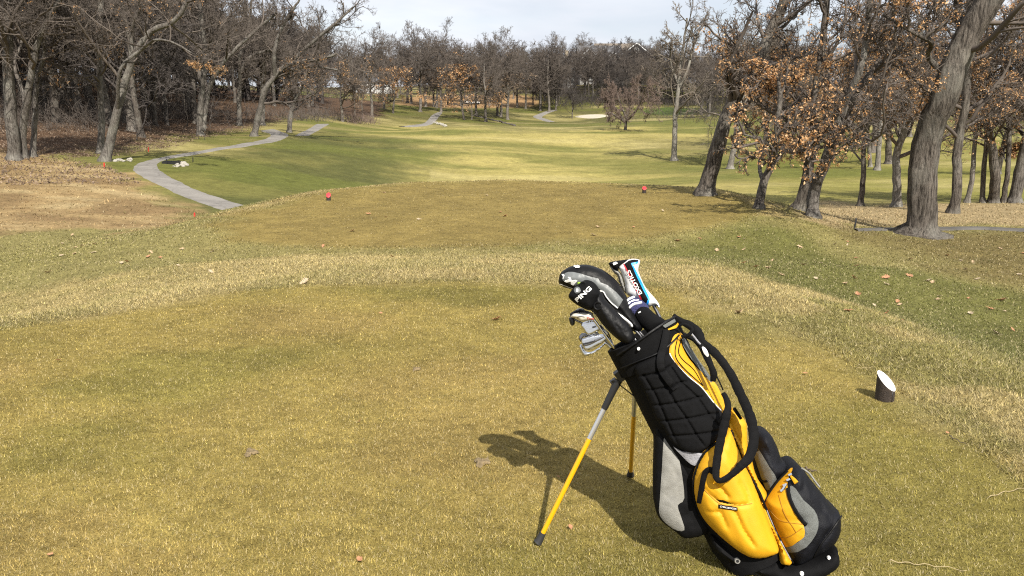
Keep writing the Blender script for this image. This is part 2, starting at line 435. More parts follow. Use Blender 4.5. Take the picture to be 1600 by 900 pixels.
mu2 = nt.nodes.new('ShaderNodeMath'); mu2.operation = 'MULTIPLY'; nt.links.new(mu1.outputs[0], mu2.inputs[0]); nt.links.new(f3, mu2.inputs[1])
vm = nt.nodes.new('ShaderNodeVectorMath'); vm.operation = 'SCALE'
nt.links.new(at.outputs['Color'], vm.inputs[0]); nt.links.new(mu2.outputs[0], vm.inputs['Scale'])
nt.links.new(vm.outputs['Vector'], bs.inputs['Base Color'])
bp = nt.nodes.new('ShaderNodeBump'); bp.inputs['Strength'].default_value = 0.5; bp.inputs['Distance'].default_value = 0.03
nt.links.new(n2.outputs['Fac'], bp.inputs['Height'])
nt.links.new(bp.outputs['Normal'], bs.inputs['Normal'])
tag(link("ground", gm, None, m), kind='structure')

# ------------------------------------------------------------------ cart paths
m_path = mat("worn_asphalt", (0.188, 0.175, 0.158), 0.9, var=0.22, vscale=0.8, bump=0.4, bscale=30, spec=0.2)
m_path2 = mat('old_dark_asphalt', (0.105, 0.098, 0.088), 0.9, var=0.3, vscale=0.9, bump=0.4, bscale=30, spec=0.2)
def path_strip(name, left, right, nseg=18, lift=0.03, m_path=m_path):
    A, B = catmull(left, nseg), catmull(right, nseg)
    for E_ in (A, B): E_ += (np.column_stack([fbm(E_[:, 0] * 1.7, E_[:, 1] * 1.7, 3), fbm(E_[:, 0] * 1.7 + 31, E_[:, 1] * 1.7, 3)]) - .5) * .14
    m_ = 7; V = []; n = len(A)
    for i in range(n):
        for j in range(m_):
            t = j / (m_ - 1); x, y = A[i] * (1 - t) + B[i] * t
            V.append((x, y))
    V = np.array(V); z = ground(V) + lift
    z = z.reshape(n, m_)
    z[:, 0] -= lift + 0.05; z[:, -1] -= lift + 0.05
    V = np.column_stack([V, z.ravel()])
    F = []
    for i in range(n - 1):
        for j in range(m_ - 1):
            F.append((i * m_ + j, (i + 1) * m_ + j, (i + 1) * m_ + j + 1, i * m_ + j + 1))
    me = mesh_np(name, V, np.array(F)[:, ::-1])
    o = link(name, me, None, m_path); tag(o, kind='structure')
    return o
def crack(m, sc=0.55):
    nt = m.node_tree; b = nt.nodes['Principled BSDF']; src = b.inputs['Base Color'].links[0].from_socket
    tc = nt.nodes.new('ShaderNodeTexCoord'); n = nt.nodes.new('ShaderNodeTexNoise'); n.inputs['Scale'].default_value = 1.4; n.inputs['Detail'].default_value = 4
    av = nt.nodes.new('ShaderNodeVectorMath'); av.operation = 'ADD'; nt.links.new(tc.outputs['Object'], av.inputs[0]); nt.links.new(n.outputs['Color'], av.inputs[1]); nt.links.new(tc.outputs['Object'], n.inputs['Vector'])
    v = nt.nodes.new('ShaderNodeTexVoronoi'); v.feature = 'DISTANCE_TO_EDGE'; v.inputs['Scale'].default_value = sc; nt.links.new(av.outputs['Vector'], v.inputs['Vector'])
    r = nt.nodes.new('ShaderNodeMapRange'); r.inputs['From Max'].default_value = 0.03; r.inputs['To Min'].default_value = 0.78; nt.links.new(v.outputs['Distance'], r.inputs['Value'])
    s_ = nt.nodes.new('ShaderNodeVectorMath'); s_.operation = 'SCALE'; nt.links.new(src, s_.inputs[0]); nt.links.new(r.outputs['Result'], s_.inputs['Scale']); nt.links.new(s_.outputs['Vector'], b.inputs['Base Color'])
crack(m_path); crack(m_path2)
L1 = np.concatenate([[tuple(at_drop(410, 358, 3.5))[:2], tuple(at_drop(365, 338, 3.4))[:2]], on_ground([(330, 325), (282, 308), (250, 293), (218, 277), (203, 266), (214, 255), (260, 244), (330, 232), (395, 221), (417, 214), (418, 209), (404, 205)])])
L2 = np.concatenate([[tuple(at_drop(470, 350, 3.6))[:2], tuple(at_drop(428, 334, 3.5))[:2], tuple(at_drop(391, 321, 3.4))[:2]], on_ground([(340, 306), (298, 290), (268, 275), (251, 262), (255, 252.5), (295, 244), (350, 234), (420, 224), (449, 216), (453, 210), (432, 202)])])
path_strip("cart_path", L1, L2)
path_strip("cart_path", on_ground([(455, 212), (475, 204), (492, 194)]), on_ground([(485, 212), (500, 204), (517, 194)]))
path_strip("cart_path", on_ground([(622, 198), (656, 194), (667, 188), (674, 180), (682, 176)]), on_ground([(634, 198.5), (668, 196.5), (681, 190), (688, 181), (692, 176)]), lift=0.08)
path_strip("cart_path", on_ground([(858, 191), (842, 187), (832, 182), (843, 177), (858, 172)]), on_ground([(870, 191), (858, 187), (848, 183), (858, 177), (872, 172)]), lift=0.08)
path_strip("cart_path", on_ground([(1330, 358), (1420, 356), (1520, 355), (1620, 359), (1720, 364)]), on_ground([(1340, 361.5), (1420, 361), (1520, 360), (1620, 364), (1720, 369)]), m_path=m_path2)
# the sand bunker beside the far green
m_sand = mat("bunker_sand", (0.40, 0.36, 0.28), 0.95, var=0.12, vscale=1.5)
bk = catmull(on_ground([(898, 182), (915, 179.5), (940, 179), (952, 181), (935, 184.5), (910, 184.5)]), 6, True)
cen = bk.mean(0); Vb = [(*cen, gz(*cen) + 0.12)]
for f in (0.5, 0.85, 1.0):
    q = cen + (bk - cen) * f; zz = ground(q) + (0.12 if f < 1 else -0.02)
    Vb += [(a, b, c) for (a, b), c in zip(q, zz)]
n = len(bk); Fb = [(0, 1 + i, 1 + (i + 1) % n) for i in range(n)]
for k in range(2): Fb += [(1 + k * n + i, 1 + (k + 1) * n + i, 1 + (k + 1) * n + (i + 1) % n, 1 + k * n + (i + 1) % n) for i in range(n)]
mb = MB(); mb.add(Vb, Fb); tag(mb.build("sand_bunker", m_sand), kind='structure')

# ------------------------------------------------------------------ blades of grass (fewer and broader with distance)
def blades(name, n, rmin, rmax, sel, hgt, wid, lean, bright, seed, half=R(42), tint=None):
    g = np.random.default_rng(seed)
    r = rmin * (rmax / rmin) ** g.random(n)            # even density on the picture's rows
    a = (g.random(n) * 2 - 1) * half
    P = np.stack([np.sin(a) * r, np.cos(a) * r], 1)
    keep = sel(P, r, g); P = P[keep]; r = r[keep]; n = len(P)
    Z = ground(P)
    C = zone_colour(P)
    # clumps: blades within a small cell lean and colour alike
    cx, cy = np.floor(P[:, 0] / 0.03 + 0.6 * g.standard_normal(n)).astype(int), np.floor(P[:, 1] / 0.03 + 0.6 * g.standard_normal(n)).astype(int)
    hsh = ((cx * 73856093) ^ (cy * 19349663)) & 0xffff
    u = hsh / 65535.0
    az = u * 2 * math.pi * 7 % (2 * math.pi) + g.normal(0, 0.9, n)
    L = hgt * (0.55 + 0.9 * g.random(n)); W = np.maximum(wid, wid * (r / 3.2) ** 0.8) * (0.7 + 0.6 * g.random(n))
    L = L * np.maximum(1, (r / 9) ** 0.35)
    tilt = np.clip(lean + 0.35 * g.standard_normal(n), 0.1, 1.45)
    d = np.stack([np.cos(az) * np.sin(tilt), np.sin(az) * np.sin(tilt), np.cos(tilt)], 1)
    wz = az + math.pi / 2 + g.normal(0, 0.5, n)
    wv = np.stack([np.cos(wz), np.sin(wz), np.zeros(n)], 1) * (W / 2)[:, None]
    b = np.column_stack([P, Z - 0.003])
    V = np.stack([b - wv, b + wv, b + d * L[:, None]], 1).reshape(-1, 3)
    F = np.arange(3 * n).reshape(n, 3)
    val = bright * np.exp(0.27 * g.standard_normal(n)) * (0.68 + 0.64 * u)
    C = C * val[:, None]
    dead = g.random(n)
    straw = np.array([0.33, 0.275, 0.16]); grn = np.array([0.085, 0.10, 0.025])
    fs = (dead < 0.16)[:, None] * 0.65; fg = (dead > 0.86)[:, None] * 0.55
    C = C * (1 - fs) + straw * bright * fs; C = C * (1 - fg) + grn * fg
    me = mesh_np(name, V, F)
    ca = me.color_attributes.new('zone', 'FLOAT_COLOR', 'POINT')
    ca.data.foreach_set('color', np.column_stack([np.repeat(np.clip(C, 0, 0.9), 3, 0), np.ones(3 * n)]).astype(np.float32).ravel())
    return me
m_gr = bpy.data.materials.new("grass_blades"); m_gr.use_nodes = True
nt2 = m_gr.node_tree; b2 = nt2.nodes['Principled BSDF']
a2 = nt2.nodes.new('ShaderNodeAttribute'); a2.attribute_name = 'zone'
tr2 = nt2.nodes.new('ShaderNodeBsdfTranslucent'); mx2 = nt2.nodes.new('ShaderNodeMixShader'); mx2.inputs[0].default_value = 0.25
nt2.links.new(a2.outputs['Color'], b2.inputs['Base Color']); nt2.links.new(a2.outputs['Color'], tr2.inputs['Color'])
b2.inputs['Roughness'].default_value = 0.6; b2.inputs['Specular IOR Level'].default_value = 0.25
nt2.links.new(b2.outputs[0], mx2.inputs[1]); nt2.links.new(tr2.outputs[0], mx2.inputs[2])
nt2.links.new(mx2.outputs[0], nt2.nodes['Material Output'].inputs['Surface'])
in_up = lambda P: (poly_dist(P, UP) > 0) & (poly_dist(P, Z_BAND) < 0)
me = blades("turf_grass", int(950000 * GRASS), 1.9, 8.5, lambda P, r, g: in_up(P), 0.0145, 0.0034, 1.0, 1.5, 3)
tag(link("turf_grass", me, None, m_gr, False), "closely mown olive and straw turf on the near tee", "grass", kind='stuff')
me = blades("rough_grass", int(1100000 * GRASS), 2.6, 13, lambda P, r, g: (poly_dist(P, Z_BAND) > -0.03), 0.027, 0.0040, 1.15, 1.4, 4)
tag(link("rough_grass", me, None, m_gr, False), "longer pale straw rough grass banding the near tee", "grass", kind='stuff')
me = blades("slope_grass", int(850000 * GRASS), 2.2, 27, lambda P, r, g: (poly_dist(P, UP) < 0) & (poly_dist(P, Z_BAND) < 0) & (poly_dist(P, FP) < 0.1) & (poly_dist(P, Z_DRY) < -0.2) & (line_dist(P, (L1 + L2) / 2) > 1.2) & (g.random(len(P)) < smooth01(r, 27, 19)), 0.026, 0.0046, 1.1, 1.35, 5)
tag(link("slope_grass", me, None, m_gr, False), "green and brown grass on the slopes around the tees", "grass", kind='stuff')
me = blades("tee_grass", int(200000 * GRASS), 9.5, 26, lambda P, r, g: (poly_dist(P, FP) > -0.1), 0.016, 0.004, 1.0, 1.3, 6)
tag(link("tee_grass", me, None, m_gr, False), "short brownish turf on the forward tee", "grass", kind='stuff')
me = blades("dry_grass", int(110000 * GRASS), 15, 60, lambda P, r, g: ((poly_dist(P, Z_DRY) > -0.5) | (poly_dist(P, Z_DRYR) > -0.3)) & (line_dist(P, (L1 + L2) / 2) > 1.4), 0.06, 0.0046, 1.3, 1.3, 8)
tag(link("dry_grass", me, None, m_gr, False), "flattened tan dead grass beside the woods and cart paths", "grass", kind='stuff')
# ------------------------------------------------------------------ trees
def bark_mat(name, c1, c2, lichen=0.0, scale=1.0):
    m = bpy.data.materials.new(name); m.use_nodes = True
    nt = m.node_tree; b = nt.nodes['Principled BSDF']; b.inputs['Roughness'].default_value = 0.95; b.inputs['Specular IOR Level'].default_value = 0.15
    tc = nt.nodes.new('ShaderNodeTexCoord'); mp = nt.nodes.new('ShaderNodeMapping'); mp.inputs['Scale'].default_value = (1, 1, 0.16)
    nt.links.new(tc.outputs['Object'], mp.inputs['Vector'])
    n = nt.nodes.new('ShaderNodeTexNoise'); n.inputs['Scale'].default_value = 22 * scale; n.inputs['Detail'].default_value = 7; n.inputs['Roughness'].default_value = 0.7; n.inputs['Distortion'].default_value = 0.4
    nt.links.new(mp.outputs['Vector'], n.inputs['Vector'])
    r = nt.nodes.new('ShaderNodeValToRGB'); r.color_ramp.elements[0].position = 0.36; r.color_ramp.elements[1].position = 0.66
    r.color_ramp.elements[0].color = (*c1, 1); r.color_ramp.elements[1].color = (*c2, 1)
    nt.links.new(n.outputs['Fac'], r.inputs['Fac'])
    n2 = nt.nodes.new('ShaderNodeTexNoise'); n2.inputs['Scale'].default_value = 1.7 * scale; n2.inputs['Detail'].default_value = 6
    nt.links.new(tc.outputs['Object'], n2.inputs['Vector'])
    r2 = nt.nodes.new('ShaderNodeValToRGB'); r2.color_ramp.elements[0].position = 0.48; r2.color_ramp.elements[1].position = 0.66
    r2.color_ramp.elements[0].color = (0, 0, 0, 1); r2.color_ramp.elements[1].color = (lichen, lichen, lichen, 1)
    nt.links.new(n2.outputs['Fac'], r2.inputs['Fac'])
    mx = nt.nodes.new('ShaderNodeMixRGB'); mx.inputs['Color2'].default_value = (0.30, 0.29, 0.25, 1)
    nt.links.new(r2.outputs['Color'], mx.inputs['Fac']); nt.links.new(r.outputs['Color'], mx.inputs['Color1'])
    nt.links.new(mx.outputs['Color'], b.inputs['Base Color'])
    bp = nt.nodes.new('ShaderNodeBump'); bp.inputs['Strength'].default_value = 1.0; bp.inputs['Distance'].default_value = 0.07
    nt.links.new(n.outputs['Fac'], bp.inputs['Height']); nt.links.new(bp.outputs['Normal'], b.inputs['Normal'])
    return m
M_BARK_G = bark_mat("grey_oak_bark", (0.042, 0.036, 0.031), (0.21, 0.19, 0.168), 0.42)
M_BARK_D = bark_mat("dark_oak_bark", (0.022, 0.018, 0.015), (0.19, 0.165, 0.14), 0.35)
M_BARK_P = bark_mat("pale_bark", (0.10, 0.088, 0.076), (0.30, 0.275, 0.24), 0.5)
M_BARK_F = bark_mat("wood_bark", (0.07, 0.06, 0.052), (0.22, 0.195, 0.17), 0.25)
M_TWIG = mat("brown_grey_twigs", (0.105, 0.088, 0.075), 0.9, var=0.35, vscale=0.6, spec=0.15)
M_TWIG_D = mat("dark_twigs", (0.066, 0.057, 0.052), 0.9, var=0.3, vscale=0.5, spec=0.15)
M_TWIG_P = mat("pale_twigs", (0.16, 0.135, 0.11), 0.9, var=0.3, vscale=0.6, spec=0.15)
M_TWIG_R = mat("reddish_twigs", (0.155, 0.115, 0.095), 0.9, var=0.3, vscale=0.8, spec=0.15)
def leaf_mat(name, stops):
    m = bpy.data.materials.new(name); m.use_nodes = True
    nt = m.node_tree; b = nt.nodes['Principled BSDF']; b.inputs['Roughness'].default_value = 0.6; b.inputs['Specular IOR Level'].default_value = 0.3
    g = nt.nodes.new('ShaderNodeNewGeometry'); r = nt.nodes.new('ShaderNodeValToRGB')
    for i, (p, c) in enumerate(stops):
        e = r.color_ramp.elements[i] if i < 2 else r.color_ramp.elements.new(p)
        e.position = p; e.color = (*c, 1)
    t = nt.nodes.new('ShaderNodeBsdfTranslucent'); mx = nt.nodes.new('ShaderNodeMixShader'); mx.inputs[0].default_value = 0.4
    nt.links.new(g.outputs['Random Per Island'], r.inputs['Fac'])
    nt.links.new(r.outputs['Color'], b.inputs['Base Color']); nt.links.new(r.outputs['Color'], t.inputs['Color'])
    nt.links.new(b.outputs[0], mx.inputs[1]); nt.links.new(t.outputs[0], mx.inputs[2]); nt.links.new(mx.outputs[0], nt.nodes['Material Output'].inputs['Surface'])
    return m
M_LEAF_O = leaf_mat("dry_oak_leaves", [(0.0, (0.34, 0.17, 0.07)), (1.0, (0.78, 0.55, 0.33)), (0.5, (0.66, 0.38, 0.17))])
M_LEAF_B = leaf_mat("brown_oak_leaves", [(0.0, (0.12, 0.09, 0.068)), (1.0, (0.40, 0.30, 0.21)), (0.5, (0.25, 0.175, 0.12))])

def tubes(P, Rr, s):
    """P (M,n,3), Rr (M,n) -> vertices and quads of M tapering tubes with s sides"""
    M_, n, _ = P.shape
    T = np.empty_like(P); T[:, 1:-1] = P[:, 2:] - P[:, :-2]; T[:, 0] = P[:, 1] - P[:, 0]; T[:, -1] = P[:, -1] - P[:, -2]
    T /= np.linalg.norm(T, axis=2, keepdims=True) + 1e-9
    mean = T.mean(1); ref = np.where(np.abs(mean[:, 2:3]) < 0.8, np.array([[0, 0, 1.0]]), np.array([[1.0, 0, 0]]))[:, None, :]
    X = ref - T * (T * ref).sum(2, keepdims=True); X /= np.linalg.norm(X, axis=2, keepdims=True) + 1e-9
    Y = np.cross(T, X)
    an = np.arange(s) * 2 * math.pi / s
    V = P[:, :, None] + (X[:, :, None] * np.cos(an)[None, None, :, None] + Y[:, :, None] * np.sin(an)[None, None, :, None]) * Rr[:, :, None, None]
    base = (np.arange(M_) * n * s)[:, None, None]; i = np.arange(n - 1)[None, :, None] * s; k = np.arange(s)[None, None]; k2 = (k + 1) % s
    F = np.stack([base + i + k, base + i + k2, base + i + s + k2, base + i + s + k], -1).reshape(-1, 4)
    return V.reshape(-1, 3), F
def joined(parts):
    V = []; F = []; o = 0
    for v, f in parts: V.append(v); F.append(f + o); o += len(v)
    return np.concatenate(V), np.concatenate(F)
def interp(P, idx, t):
    n = P.shape[1] - 1; x = np.clip(t * n, 0, n - 1e-6); i = x.astype(int); f = (x - i)
    a = P[idx, i]; b = P[idx, i + 1]
    return (a + (b - a) * (f[:, None] if P.ndim == 3 else f)), (b - a)
def sprout(g, P, Rr, per, t0, ang, length, n, wander, up, rr, rmin, out=0.0):
    """children of every stroke: (M*per, n+1) strokes of their own"""
    M_ = len(P); idx = np.repeat(np.arange(M_), per); K = len(idx)
    t = t0 + (1 - t0) * (np.tile(np.arange(per), M_) + g.random(K)) / per
    S, D = interp(P, idx, t); r0, _ = interp(Rr, idx, t)
    D /= np.linalg.norm(D, axis=1, keepdims=True) + 1e-9
    rnd = g.standard_normal((K, 3)); side = rnd - D * (rnd * D).sum(1, keepdims=True); side /= np.linalg.norm(side, axis=1, keepdims=True) + 1e-9
    a = R(ang) * (0.7 + 0.6 * g.random(K))[:, None]
    d = D * np.cos(a) + side * np.sin(a)
    plen = np.linalg.norm(np.diff(P, axis=1), axis=2).sum(1)[idx]
    L = length * plen * (1.15 - 0.65 * t) * (0.6 + 0.7 * g.random(K))
    Q = np.empty((K, n + 1, 3)); Q[:, 0] = S; step = (L / n)[:, None]
    for j in range(n):
        d = d + g.standard_normal((K, 3)) * wander; d[:, 2] += up
        d /= np.linalg.norm(d, axis=1, keepdims=True)
        Q[:, j + 1] = Q[:, j] + d * step
    rs = np.maximum(np.minimum(r0 * rr * (0.7 + 0.5 * g.random(K)), r0 * 0.95), rmin)
    q = rs[:, None] * (1 - 0.72 * np.linspace(0, 1, n + 1)[None]); q = np.maximum(q, rmin * 0.6)
    return Q, q
def leaf_mesh(g, pts, dirs, size):
    """bent little leaves hanging about the given twig points"""
    K = len(pts)
    ax = dirs + g.standard_normal((K, 3)) * 0.8; ax[:, 2] -= 0.5; ax /= np.linalg.norm(ax, axis=1, keepdims=True)
    sd = np.cross(ax, g.standard_normal((K, 3))); sd /= np.linalg.norm(sd, axis=1, keepdims=True) + 1e-9
    nm = np.cross(ax, sd); L = (size * (0.6 + 0.8 * g.random(K)))[:, None]
    b = pts; m1 = b + ax * L * 0.55 + nm * L * 0.10
    V = np.stack([b, m1 + sd * L * 0.26, b + ax * L * 1.05 - nm * L * 0.15, m1 - sd * L * 0.26, m1 - nm * L * 0.16], 1).reshape(-1, 3)
    o = np.arange(K)[:, None] * 5
    F = np.concatenate([o + np.array([[0, 1, 4]]), o + np.array([[1, 2, 4]]), o + np.array([[2, 3, 4]]), o + np.array([[3, 0, 4]])])
    return V, F
def resample(P, Rr, n):
    P = np.asarray(P, float); d = np.concatenate([[0], np.cumsum(np.linalg.norm(np.diff(P, axis=0), axis=1))]); u = np.linspace(0, d[-1], n)
    return np.stack([np.interp(u, d, P[:, i]) for i in range(3)], 1), np.interp(u, d, Rr)
def make_tree(g, trunks, sides=10, limbs=12, t0=0.35, sub=(8, 8, 7), ang=(58, 52, 48, 45), lens=(0.55, 0.48, 0.48, 0.5), up=(0.07, 0.05, 0.03, 0.02), wander=(0.22, 0.26, 0.28, 0.3),
              rmin=(0.03, 0.014, 0.008, 0.006), rr=(0.5, 0.5, 0.5, 0.5), flare=1.4, leaves=0, lband=(0, 0.6), lsize=0.11, ridges=0.08, ltop=0.25, lclump=6):
    """trunks: list of (points, radii). Returns (trunk, crown, leaf) geometry"""
    tr = []; L0 = []
    for q, (p, r) in enumerate(trunks):
        P, Rr = resample(catmull(p, 6), np.interp(np.linspace(0, 1, (len(p) - 1) * 6 + 1), np.linspace(0, 1, len(r)), r), 25)
        P = P + g.normal(0, 0.012, P.shape) * np.linalg.norm(P[-1] - P[0]) * 0.12
        L0.append((P, Rr))
        R2 = Rr.copy()
        if q == 0:
            P = np.concatenate([P[:1] - [0, 0, 0.4], P[:1] + (P[1:2] - P[:1]) * 0.12, P[:1] + (P[1:2] - P[:1]) * 0.45, P[1:]]); P[0, 2] -= 0.15
            R2 = np.concatenate([[Rr[0] * flare * 1.15, Rr[0] * flare, Rr[0] * (1 + (flare - 1) * 0.4)], Rr[1:]])
        V, F = tubes(P[None], R2[None], sides)
        V = V.reshape(len(P), sides, 3); c = P[:, None]
        an = np.arange(sides) * 2 * math.pi / sides
        amp = ridges * (1 + 2.0 * np.exp(-np.arange(len(P)) / 2.0))[:, None] if q == 0 else np.full((len(P), 1), ridges)
        rg = 1 + amp * (np.sin(an * 5 + g.random() * 6)[None] * 0.6 + g.standard_normal((len(P), sides)) * 0.35)
        tr.append(((c + (V - c) * rg[..., None]).reshape(-1, 3), F))
    P = np.stack([a for a, b in L0]); Rr = np.stack([b for a, b in L0])
    geo = []
    per = max(2, limbs // len(trunks))
    LV = []
    for k in range(4):
        n_ = (9, 6, 4, 2)[k]
        P, Rr = sprout(g, P, Rr, per if k == 0 else sub[k - 1], t0 if k == 0 else 0.18, ang[k], lens[k], n_, wander[k], up[k], rr[k], rmin[k])
        LV.append((P, Rr))
        v, f = tubes(P, Rr, (7, 5, 3, 3)[k])
        geo.append((v, f))
    leaf = None
    if leaves:
        Q = LV[3][0]; tip = Q[:, 1:].reshape(-1, 3); dr = (Q[:, 1:] - Q[:, :-1]).reshape(-1, 3); dr = dr / (np.linalg.norm(dr, axis=1, keepdims=True) + 1e-9)
        z = tip[:, 2] / max(tip[:, 2].max(), 1e-6)
        w = np.where((z > lband[0]) & (z < lband[1]), 1.0, 0.0) + ltop * 0.2
        cl = np.sin(tip[:, 0] * 2.1 + tip[:, 2]) + np.sin(tip[:, 1] * 1.9 - tip[:, 2] * 1.7) + np.sin(tip[:, 2] * 2.3 + tip[:, 0])
        w = w * np.clip(cl + 1.5, 0.1, 2.3)
        pick = g.choice(len(tip), size=min(leaves // lclump, len(tip)), replace=False, p=w / w.sum())
        pick = np.repeat(pick, lclump)
        leaf = leaf_mesh(g, tip[pick] + g.normal(0, lsize * 0.6, (len(pick), 3)), dr[pick], lsize)
    return joined(tr), joined(geo), leaf
def tree_meshes(name, geo, mb_, mt_, ml_):
    out = []
    for nm, gm_, mt in (("trunk", geo[0], mb_), ("crown", geo[1], mt_), ("leaves", geo[2], ml_)):
        if gm_ is None: continue
        me = mesh_np(name + "_" + nm, *gm_); me.materials.append(mt)
        me.polygons.foreach_set('use_smooth', np.ones(len(me.polygons), dtype=bool))
        out.append((nm, me))
    return out
def plant(meshes, name, loc, label, group=None, rz=0.0, sc=(1, 1, 1), cat="tree"):
    t = empty(name, loc, label, cat, group, rz); t.scale = sc
    for nm, me in meshes:
        o = bpy.data.objects.new(nm, me); COL.objects.link(o); o.parent = t
    return t
def px_trunk(path, w0, w1, Y=None, jitter=0.0, g=None):
    """a trunk traced up from its foot: points relative to the foot, radii"""
    if Y is None: x, Y = on_ground([path[0]])[0]
    base = at_y(*path[0], Y); base.z = gz(base.x, base.y)
    depth = base.y * CP - (base.z - CAMZ) * SP
    P = []; dy = 0.0
    for i, q in enumerate(path):
        if i and g is not None: dy += g.normal(0, jitter)
        p = at_y(*q, Y); P.append((p.x - base.x, dy, p.z - at_y(*path[0], Y).z))
    k = depth / FPX / 2
    return base, (np.array(P), (w1 + (w0 - w1) * (1 - np.linspace(0, 1, len(P))) ** 1.4) * k), Y

